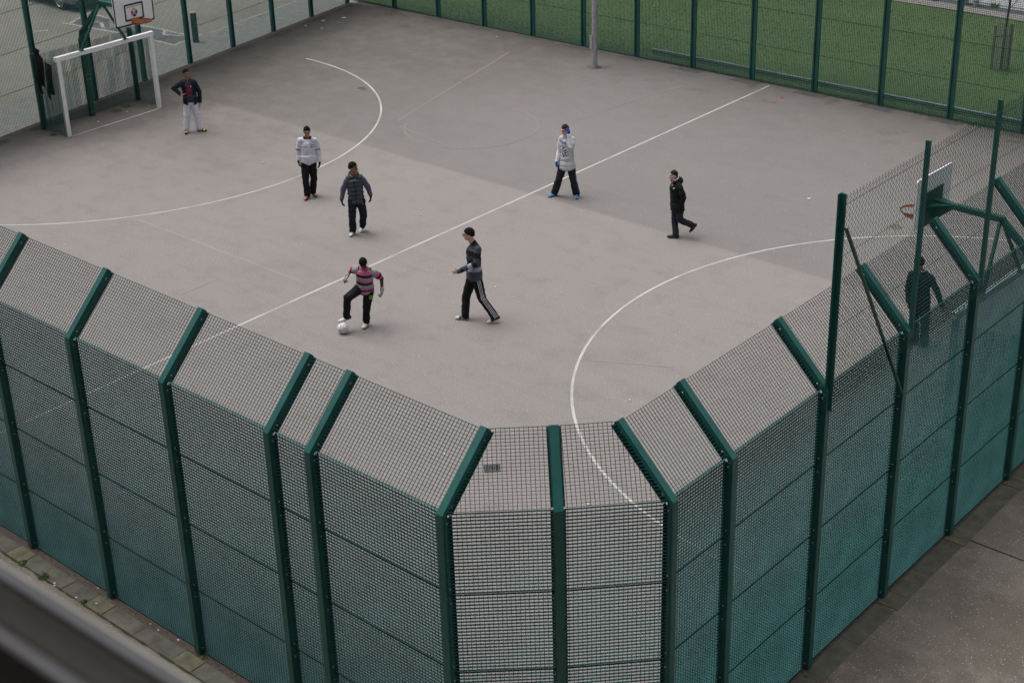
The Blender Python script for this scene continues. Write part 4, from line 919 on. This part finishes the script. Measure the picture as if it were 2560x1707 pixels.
def shoes(B, upper, sole, acc=None, accfn=None, k=1.0):
    for d in 'RL':
        a, t = B.j[d+'A'], B.j[d+'T']; ax = t-a; fl = ax-V((0, 0, ax.z)) if abs(ax.z) < .075 else ax
        ax = (t-a).normalized(); ft = (t-a); side = V((0, 0, 1)).cross(fl).normalized(); fdir = fl.normalized(); u = fdir.cross(side); u = -u if u.z < 0 else u
        g = min(a.z, t.z) < .12 and a.z < .12
        if g: p0 = V((a.x, a.y, .042))-fdir*.045; p1 = V((a.x, a.y, .036))+fdir*.175*k
        else:
            drop = (a-t).dot(u); fdir = (t-a+u*0).normalized(); side = V((0, 0, 1)).cross(fdir).normalized(); u = side.cross(fdir); u = -u if u.dot(V((0, 0, 1))) < -.2 else u
            # lifted foot: sole line from under the heel to the toe
            sole_dir = (t-(a-u*.055)).normalized(); p0 = a-u*.05-sole_dir*.045; p1 = a-u*.056+sole_dir*.175*k; fdir = sole_dir; u = side.cross(fdir); u = -u if u.z < 0 else u
        def bl(mb):
            mb.ell(p0.lerp(p1, .12), fdir*.062, side*.036, u*.042); mb.ell(p0.lerp(p1, .50), fdir*.105, side*.040, u*.038); mb.ell(p0.lerp(p1, .80), fdir*.075, side*.045, u*.033); mb.cap(p0.lerp(p1, .18), p0.lerp(p1, .18)+u*.055, .036, .036)
        P0, U, FD, SD = np.array(p0), np.array(u), np.array(fdir), np.array(side)*(1 if d == 'L' else -1)
        def fn(fc):
            q = fc-P0; h = q@U; x = q@FD; y = q@SD; m = np.zeros(len(fc)); m[h < -.016] = 1
            if accfn is not None: r = accfn(x, y, h); m = np.where((m == 0) & (r > 0), r+1, m)
            return m
        wear(B, 'shoe', bl, [upper, sole]+list(acc or []), fn, None, .006, .0, 1, 2, .002 if g else None)
def gloves(B, m, curl=.6, ds='RL', cuff=.03):
    for d in ds:
        def bl(mb): B.hand(mb, d, .0075, curl); w = B.j[d+'W']; ax = (w-B.j[d+'E']).normalized(); mb.cap(w-ax*cuff, w+ax*.02, .041, .039)
        wear(B, 'glove', bl, [m], None, None, .0055, .0, 1, 1)
def arms(*ds, e, upto=1.0):
    def f(B, mb):
        for d in ds: B.arm(mb, d, e, upto)
    return f
def bands(v, edges, idx):
    out = np.full(len(v), idx[-1]); prev = -9
    for e, i in zip(edges, idx): out[(v >= prev) & (v < e)] = i; prev = e
    return out
BLK = cloth('black_cotton', (.012, .012, .014)); BLK2 = cloth('charcoal_cloth', (.020, .022, .028)); NVY = cloth('navy_cloth', (.014, .020, .034)); WHT = cloth('white_cloth', (.82, .83, .87)); SLATE = cloth('slate_knit', (.060, .075, .10)); LG = cloth('grey_marl', (.65, .66, .74)); GREY = cloth('mid_grey_cloth', (.28, .29, .31))
SOLEK = mat('sole_black', (.015, .015, .016), .8); SOLEW = mat('sole_white', (.62, .61, .57), .7, .1)
BROWN = ('brown', (.31, .16, .095)); TAN = ('tan', (.38, .205, .13)); DARK = ('dark', (.10, .048, .031)); PINK = ('pale', (.64, .39, .32))
def facing(J, deg):
    """deg 0 looks to the camera side, + turns toward the person's right"""
    h = V((J['h'][0], J['h'][1], 0)); r = V((h.y, -h.x, 0)); a = math.radians(deg); return -h*math.cos(a)-r*math.sin(a)
# --- boy by the far goal
J = PEOPLE['keeper']; B = person(J, 'boy in open navy jacket and grey tracksuit bottoms, hand on hip by the goal', BROWN, ('black', (.010, .009, .009)), facing(J, -28), -.05, 1.0, seed=3)
TEE = cloth('dark_grey_tee', (.045, .048, .062)); REDP = cloth('red_print', (.30, .028, .055)); BADGE = cloth('white_print', (.6, .6, .62))
def fn(fc):
    l, f = front(B, fc); v = down(B, fc); m = np.zeros(len(fc)); fr = f > .02
    m[fr & (np.abs(v-.27-.12*l) < .030)] = 1; m[fr & (np.abs(v-.15-.2*l) < .018) & (l < .03)] = 1; m[fr & (np.sin((v-.9*l)*70) > .75) & (v > .18) & (v < .42)] = 1; m[fr & (np.abs(l-.06) < .017) & (np.abs(v-.17) < .02)] = 2
    return m
wear(B, 't_shirt', lambda mb: (B.torso(mb, .016, -.02),), [TEE, REDP, BADGE], fn)
def kp(fc):
    l, f = front(B, fc); v = down(B, fc); d = np.minimum(along(B, fc, 'R')[1], along(B, fc, 'L')[1]); return ~((f > .03) & (np.abs(l) < .075+.05*(v < .05)) & (d > .055)) & (v > -.03)
wear(B, 'jacket', lambda mb: (B.torso(mb, .030, -.10), [B.arm(mb, d, .018) for d in 'RL']), [NVY], None, kp, wr=.009)
trousers(B, LG, .026, .078); shoes(B, mat('shoe_black', (.015, .015, .015), .6), SOLEK, [mat('shoe_lime', (.48, .50, .05), .6)], lambda x, y, h: ((x > .05) & (np.sin(x*75) > -.2) & (h > -.008)).astype(int))
# --- grey sweatshirt
J = PEOPLE['grey']; B = person(J, 'young man in pale grey sweatshirt with black gloves and black trousers, walking', TAN, ('black', (.010, .009, .009)), facing(J, 0), .18, 1.0, seed=5)
def fn(fc):
    m = np.zeros(len(fc)); l, f = front(B, fc); v = down(B, fc)
    for d in 'RL':
        p, ds = along(B, fc, d); arm = (ds < .075) & (np.abs(l) > .13); m[arm & (np.abs(p-.22) < .012)] = 1; m[arm & (np.abs(p-.255) < .008)] = 1
    r = np.hypot(l-.10, v-.17); m[(f > .02) & (np.abs(r-.035) < .006)] = 1; m[(f > .02) & (r < .014)] = 1; m[(v < .012) & (np.hypot(l, f-.0) < .105) & (v > -.06) & (f > -.06)] = 1; m[(f > .02) & (np.abs(v-.12) < .004) & (np.abs(l) < .14)] = 2
    return m
wear(B, 'sweatshirt', lambda mb: (B.torso(mb, .024, -.015), [B.arm(mb, d, .020) for d in 'RL']), [LG, BLK, GREY], fn, wr=.009); gloves(B, BLK)
trousers(B, BLK, .024, .082); shoes(B, mat('shoe_dark_grey', (.045, .045, .05), .6), SOLEK, [mat('shoe_coral', (.65, .10, .08), .6)], lambda x, y, h: ((x > .09) & (np.abs(y-.005) < .017) & (h > 0)).astype(int))
# --- quilted gilet
J = PEOPLE['vest']; B = person(J, 'boy in dark quilted gilet, grey sleeves and white trainers, head turned aside', BROWN, ('black2', (.011, .010, .010)), facing(J, -62), .02, 1.0, hairlen=(1.0, .010), seed=7)
wear(B, 'sweatshirt', lambda mb: (B.torso(mb, .016), [B.arm(mb, d, .020) for d in 'RL']), [cloth('blue_grey_sweat', (.082, .094, .135))], wr=.009)
QUILT = mat('gilet_nylon', (.030, .036, .048), .45, .15, 14, .3, 90)
def bl(mb):
    for t in np.arange(.02, .93, .155): mb.ell(B.hip+B.up*B.T*t, B.lat*(.186 if t < .8 else .165), B.fwd*.142, B.up*.075)
    mb.cap(B.j['RS'].lerp(B.j['nk'], .30), B.j['LS'].lerp(B.j['nk'], .30), .085, .085)
    n = B.j['nk']; mb.tube([n+B.lat*.095*math.cos(a)+B.fwd*(.085*math.sin(a)+.005)+B.up*(.03-.045*math.sin(a)) for a in np.linspace(0, 6.283, 21)[:-1]], .03, 8, closed=True)
ZIP = cloth('zip_black', (.008, .008, .01)); GRN = cloth('zip_green', (.05, .55, .18))
def fn(fc): l, f = front(B, fc); v = down(B, fc); m = np.zeros(len(fc)); m[(f > .05) & (np.abs(l) < .012)] = 1; m[(f > .05) & (np.abs(l-.01) < .02) & (np.abs(v-.07) < .013)] = 2; return m
wear(B, 'gilet', bl, [QUILT, ZIP, GRN], fn, voxel=.008, wr=.005, smooth=1); gloves(B, BLK)
def fn(fc): l, f = front(B, fc); d = (np.array(B.hip)-fc)@np.array(B.up); m = np.zeros(len(fc)); m[(np.abs(d-.04) < .016) & (np.abs(l-.13) < .022) & (f > 0)] = 1; return m
trousers(B, None, .024, .078, fn, [cloth('navy_trousers', (.012, .018, .028)), cloth('red_tab', (.5, .03, .04))], wr=.013); shoes(B, mat('shoe_white', (.66, .69, .68), .45, .06), SOLEK, [BLK, mat('shoe_green', (.30, .55, .10), .5)], lambda x, y, h: np.where((np.abs(h-.004-.35*(x-.09)) < .010) & (y > .02) & (x > .06), 1, np.where((x < .035) & (y > .015) & (h > -.01), 2, 0)))
# --- boy on the ball
J = PEOPLE['kick']; B = person(J, 'boy in pink, black and grey striped polo shirt, one foot on the ball', DARK, ('black', (.010, .009, .009)), facing(J, 5), .95, .96, seed=9)
PNK = cloth('pink_stripe', (.55, .115, .26)); GRS = cloth('grey_stripe', (.29, .30, .32)); BKS = cloth('black_stripe', (.014, .014, .02))
def fn(fc):
    v = down(B, fc); l, f = front(B, fc); v2 = v-.25*np.abs(l)*(f > 0)*0
    m = bands(v2, (.045, .105, .155, .225, .275, .325, .39, .43, .465, .51), (1, 0, 2, 1, 0, 2, 1, 0, 2, 1, 0)); m = np.where(v2 < -.015, 0, m)
    for d in 'RL':
        p, ds = along(B, fc, d); arm = (ds < .085) & (np.abs(l) > .135*B.k+.02); a = bands(p, (.05, .10, .145), (1, 0, 2, 0)); m = np.where(arm, a, m)
    m[(v < .03) & (np.hypot(l, f-.02) < .095) & (f > -.03)] = 0
    m[(np.abs(v-.0) < .03) & (np.abs(np.abs(l)-.11) < .012)] = 2
    return m
wear(B, 'polo_shirt', lambda mb: (B.torso(mb, .020, -.05), [B.arm(mb, d, .026, .31) for d in 'RL'], mb.tube([B.j['nk']+B.lat*.062*math.cos(a)+B.fwd*.062*math.sin(a)+B.up*.012 for a in np.linspace(0, 6.283, 17)[:-1]], .018, 8, closed=True)), [PNK, GRS, BKS], fn, voxel=.0075, wr=.007)
gloves(B, cloth('grey_glove', (.30, .30, .31)), 1.3, cuff=.0)
LOGO = cloth('lime_print', (.40, .45, .06))
def fn(fc):
    l, f = front(B, fc); d = (np.array(B.j['LH'])-fc)@np.array((B.j['LH']-B.j['LK']).normalized()); m = np.zeros(len(fc)); a, b = l-.135, d-.10
    m[(f > .02) & (np.maximum(np.abs(a), np.abs(b)) < .036) & (np.maximum(np.abs(a), np.abs(b)) > .022)] = 1; m[(f > .02) & (np.abs(a) < .012) & (np.abs(b) < .009)] = 1
    return m
trousers(B, None, .024, .070, fn, [BLK, LOGO], wr=.012); shoes(B, mat('shoe_white2', (.64, .63, .60), .5, .08), mat('sole_grey', (.08, .08, .085), .8), [BLK, mat('shoe_red', (.60, .055, .04), .5)], lambda x, y, h: np.where((x > .03) & (x < .115) & (np.abs(y) < .026) & (h > .012), 1, np.where((x < .085) & (x > .01) & (np.abs(y) > .018), 2, np.where(x < .02, 1, 0))))
# --- striped jumper
J = PEOPLE['stripe']; B = person(J, 'tall young man in blue grey striped jumper and glasses, striding left', PINK, ('dark_brown', (.014, .011, .009)), facing(J, 94), .06, 1.06, hairlen=(1.0, .007), curl=1.3, seed=11)
JB = cloth('jumper_black', (.013, .014, .017)); JL = cloth('jumper_pale', (.34, .36, .46))
def fn(fc):
    v = down(B, fc); m = bands(v, (.03, .13, .22, .30, .385, .465, .55, .70), (1, 0, 1, 0, 1, 0, 2, 0)); l, f = front(B, fc)
    for d in 'RL':
        p, ds = along(B, fc, d); arm = (ds < .078) & ((np.abs(l) > .165) | (f > .19)); a = bands(p, (.08, .175, .26, .335, .36, .44, .55, .60), (0, 1, 0, 1, 0, 2, 0, 1, 0)); m = np.where(arm, a, m)
    return m
wear(B, 'jumper', lambda mb: (B.torso(mb, .024, -.03), [B.arm(mb, d, .018) for d in 'RL']), [SLATE, JB, JL], fn, wr=.008)
TS = cloth('white_stripe', (.60, .60, .64))
def fn(fc):
    m = np.zeros(len(fc)); 
    for d, sg in (('L', 1), ('R', -1)):
        for p, q in ((B.j[d+'H'], B.j[d+'K']), (B.j[d+'K'], B.j[d+'A'])):
            p, q = np.array(p), np.array(q); t = (fc-p)@(q-p)/((q-p)@(q-p)); r = fc-(p+np.outer(t, q-p)); y = r@np.array(B.lat)*sg; x = r@np.array(B.fwd)
            near = (t > -.12) & (t < 1.05) & (y > .035) & (np.linalg.norm(r, axis=1) < .16); band = (np.abs(x) < .0055) | (np.abs(np.abs(x)-.026) < .0055); m[near & band] = 1
    return m
trousers(B, None, .024, .078, fn, [BLK, TS], voxel=.006, wr=.010); shoes(B, mat('shoe_black2', (.018, .018, .019), .6), SOLEW, [SOLEW, TS], lambda x, y, h: np.where(x > .165, 1, np.where((np.sin(x*190) > .55) & (x > .05) & (x < .12) & (np.abs(y) > .02), 2, 0)))
mb = MB(); c = B.j['hc']
for e in (-1, 1): q = c+B.hf*.108+B.hu*.008+B.hl*e*.034; mb.tube([q+B.hl*.026*math.cos(a)+B.hu*.018*math.sin(a) for a in np.linspace(0, 6.283, 15)[:-1]], .0028, 5, closed=True); mb.tube([q+B.hl*e*.026, c+B.hl*e*.083-B.hf*.01+B.hu*.01], .0028, 5)
part('glasses', mb, mat('glasses_dark', (.03, .03, .035), .3), B.o)
# --- hand to the ear
J = PEOPLE['phone']; B = person(J, 'boy in grey printed t shirt over white sleeves, blue gloved hand at his ear', PINK, ('brown', (.035, .022, .016)), facing(J, 48), .25, 1.0, hairlen=(1, .0), curl=1.2, seed=13)
wear(B, 'long_sleeved_top', lambda mb: (B.torso(mb, .008), [B.arm(mb, d, .016) for d in 'RL']), [WHT], wr=.007)
TG = cloth('tee_grey', (.55, .57, .61)); TK = cloth('tee_print_dark', (.045, .05, .07)); TW = cloth('tee_print_white', (.80, .81, .84)); TBL = cloth('tee_print_blue', (.07, .16, .50))
def fn(fc):
    l, f = front(B, fc); v = down(B, fc); l = l+.035; m = np.zeros(len(fc)); fr = f > .02
    nz = np.array([noise.noise((p[0]*26, p[1]*26, p[2]*30)) for p in fc]); w = .055+.055*np.clip(v-.2, 0, .2)/.2; box_ = fr & (np.abs(l) < w) & (v > .20) & (v < .50-.3*np.abs(l))
    m[box_] = 2; m[box_ & (nz > .08)] = 1; m[box_ & (nz < -.38)] = 3; m[fr & (np.abs(l) < .075) & (np.abs(v-.135) < .018) & (np.sin(l*260) > -.5)] = 1; m[fr & (np.abs(l) < .06) & (np.abs(v-.168) < .011)] = 3
    return m
wear(B, 't_shirt', lambda mb: (B.torso(mb, .030, -.10), mb.ell(B.hip-B.up*.04, B.lat*.21, B.fwd*.165, B.up*.10), mb.ell(B.hip+B.up*.03, B.lat*.205, B.fwd*.158, B.up*.10), [B.arm(mb, d, .034, .36) for d in 'RL']), [TG, TK, TW, TBL], fn, wr=.009)
gloves(B, cloth('blue_glove', (.02, .075, .42)), 1.2)
def fn(fc):
    m = np.zeros(len(fc))
    for p, q in ((B.j['LH'], B.j['LK']), (B.j['LK'], B.j['LA'])):
        p, q = np.array(p), np.array(q); t = (fc-p)@(q-p)/((q-p)@(q-p)); r = fc-(p+np.outer(t, q-p)); y = r@np.array(B.lat); x = r@np.array(B.fwd); m[(t > -.1) & (t < 1) & (y > .05) & (np.abs(x-.02) < .014) & (np.linalg.norm(r, axis=1) < .15)] = 1
    return m
trousers(B, None, .026, .085, fn, [cloth('charcoal_trousers', (.022, .024, .027)), cloth('blue_piping', (.04, .07, .28))]); shoes(B, mat('shoe_blue', (.05, .20, .60), .5, .1), SOLEK, [mat('shoe_white3', (.66, .67, .70), .5)], lambda x, y, h: (((x > .06) & (x < .13) & (np.abs(y) < .022) & (h > .008)) | ((np.abs(h-.0) < .006) & (np.abs(y) > .02))).astype(int))
# --- black hooded coat
J = PEOPLE['hood']; B = person(J, 'boy in black hooded coat and dark trousers walking left, one foot lifted', PINK, ('brown', (.035, .022, .016)), facing(J, 72), .0, .90, hairlen=(1, .002), curl=.9, seed=15)
COAT = mat('coat_black', (.0065, .007, .009), .7, .25, 10, .5, 60, spec=.2); ZS = cloth('zip_silver', (.5, .5, .52))
def bl(mb):
    B.torso(mb, .036, -.06); [B.arm(mb, d, .024) for d in 'RL']; n = B.j['nk']
    mb.ell(n-B.fwd*.085-B.up*.02, B.lat*.12, B.fwd*.085, B.up*.085); mb.tube([n+B.lat*.085*math.cos(a)+B.fwd*(.085*math.sin(a)-.01)+B.up*(.0-.03*math.sin(a)) for a in np.linspace(0, 6.283, 17)[:-1]], .028, 8, closed=True); mb.ell(B.hip+B.up*.05, B.lat*.19, B.fwd*.15, B.up*.13)
def fn(fc):
    l, f = front(B, fc); v = down(B, fc); m = np.zeros(len(fc)); m[(f > .05) & (np.abs(l) < .010) & (v < .10)] = 1; m[(f > .02) & (np.abs(l-.085) < .02) & (np.abs(v-.135) < .012)] = 1; return m
wear(B, 'coat', bl, [COAT, ZS], fn, wr=.011)
wear(B, 'collar', lambda mb: mb.tube([B.j['nk']+B.lat*.068*math.cos(a)+B.fwd*(.066*math.sin(a)-.004)+B.up*(.045-.03*math.sin(a)) for a in np.linspace(0, 6.283, 17)[:-1]], .012, 8, closed=True), [WHT], wr=0)
trousers(B, cloth('dark_trousers', (.020, .023, .032), .7), .022, .072, wr=.010); shoes(B, mat('shoe_black', (.015, .015, .015), .6), SOLEK, [ZS], lambda x, y, h: ((np.abs(np.abs(x-.07)-.014) < .006) & (np.abs(y) > .018) & (h > -.01)).astype(int), .9)
# --- lad beyond the near right mesh
J = PEOPLE['mesh']; B = person(J, 'dark haired figure in navy jumper standing behind the near right mesh by the hoop', BROWN, ('black', (.010, .009, .009)), facing(J, 128), .25, 1.0, hairlen=(1, .008), seed=17, group='boys playing football')
wear(B, 'jumper', lambda mb: (B.torso(mb, .026, -.02), [B.arm(mb, d, .018) for d in 'RL']), [NVY])
wear(B, 'collar', lambda mb: mb.tube([B.j['nk']+B.lat*.066*math.cos(a)+B.fwd*.064*math.sin(a)+B.up*.012 for a in np.linspace(0, 6.283, 17)[:-1]], .013, 8, closed=True), [WHT], wr=0)
trousers(B, BLK, .024, .078); shoes(B, mat('shoe_black', (.015, .015, .015), .6), SOLEK)
# ---------------------------------------------------------------- football
bp = V((-9.125, 8.10, .109)); bm = bmesh.new(); bmesh.ops.create_icosphere(bm, subdivisions=5, radius=.109); me = bpy.data.meshes.new('football')
ico = bmesh.new(); bmesh.ops.create_icosphere(ico, subdivisions=1, radius=1); dirs = np.array([v.co.normalized() for v in ico.verts]); ico.free()
bm.faces.ensure_lookup_table(); mid = []
for f in bm.faces:
    d = np.array(f.calc_center_median().normalized()); dots = np.sort(dirs@d)[::-1]
    if abs(dots[0]-.925) < .008: f.material_index = 1
    elif dots[0] < .925 and abs(dots[0]-dots[1]) < .012: f.material_index = 1
    elif dots[0] > .925 and noise.noise(V(d)*3.1) > .12 and dots[0] < .975: f.material_index = 2
    else: f.material_index = 0
    f.smooth = True
bm.to_mesh(me); bm.free()
for m in (mat('ball_white', (.78, .78, .73), .5, .10, 18), mat('ball_seam', (.22, .225, .23), .6), mat('ball_blue', (.20, .27, .36), .5, .3, 30)): me.materials.append(m)
o = link('football', me, None, Matrix.Translation(bp)); o.rotation_euler = (.4, .9, .3); o['label'] = 'scuffed white football with faint blue panels under a boy\'s foot'; o['category'] = 'football'
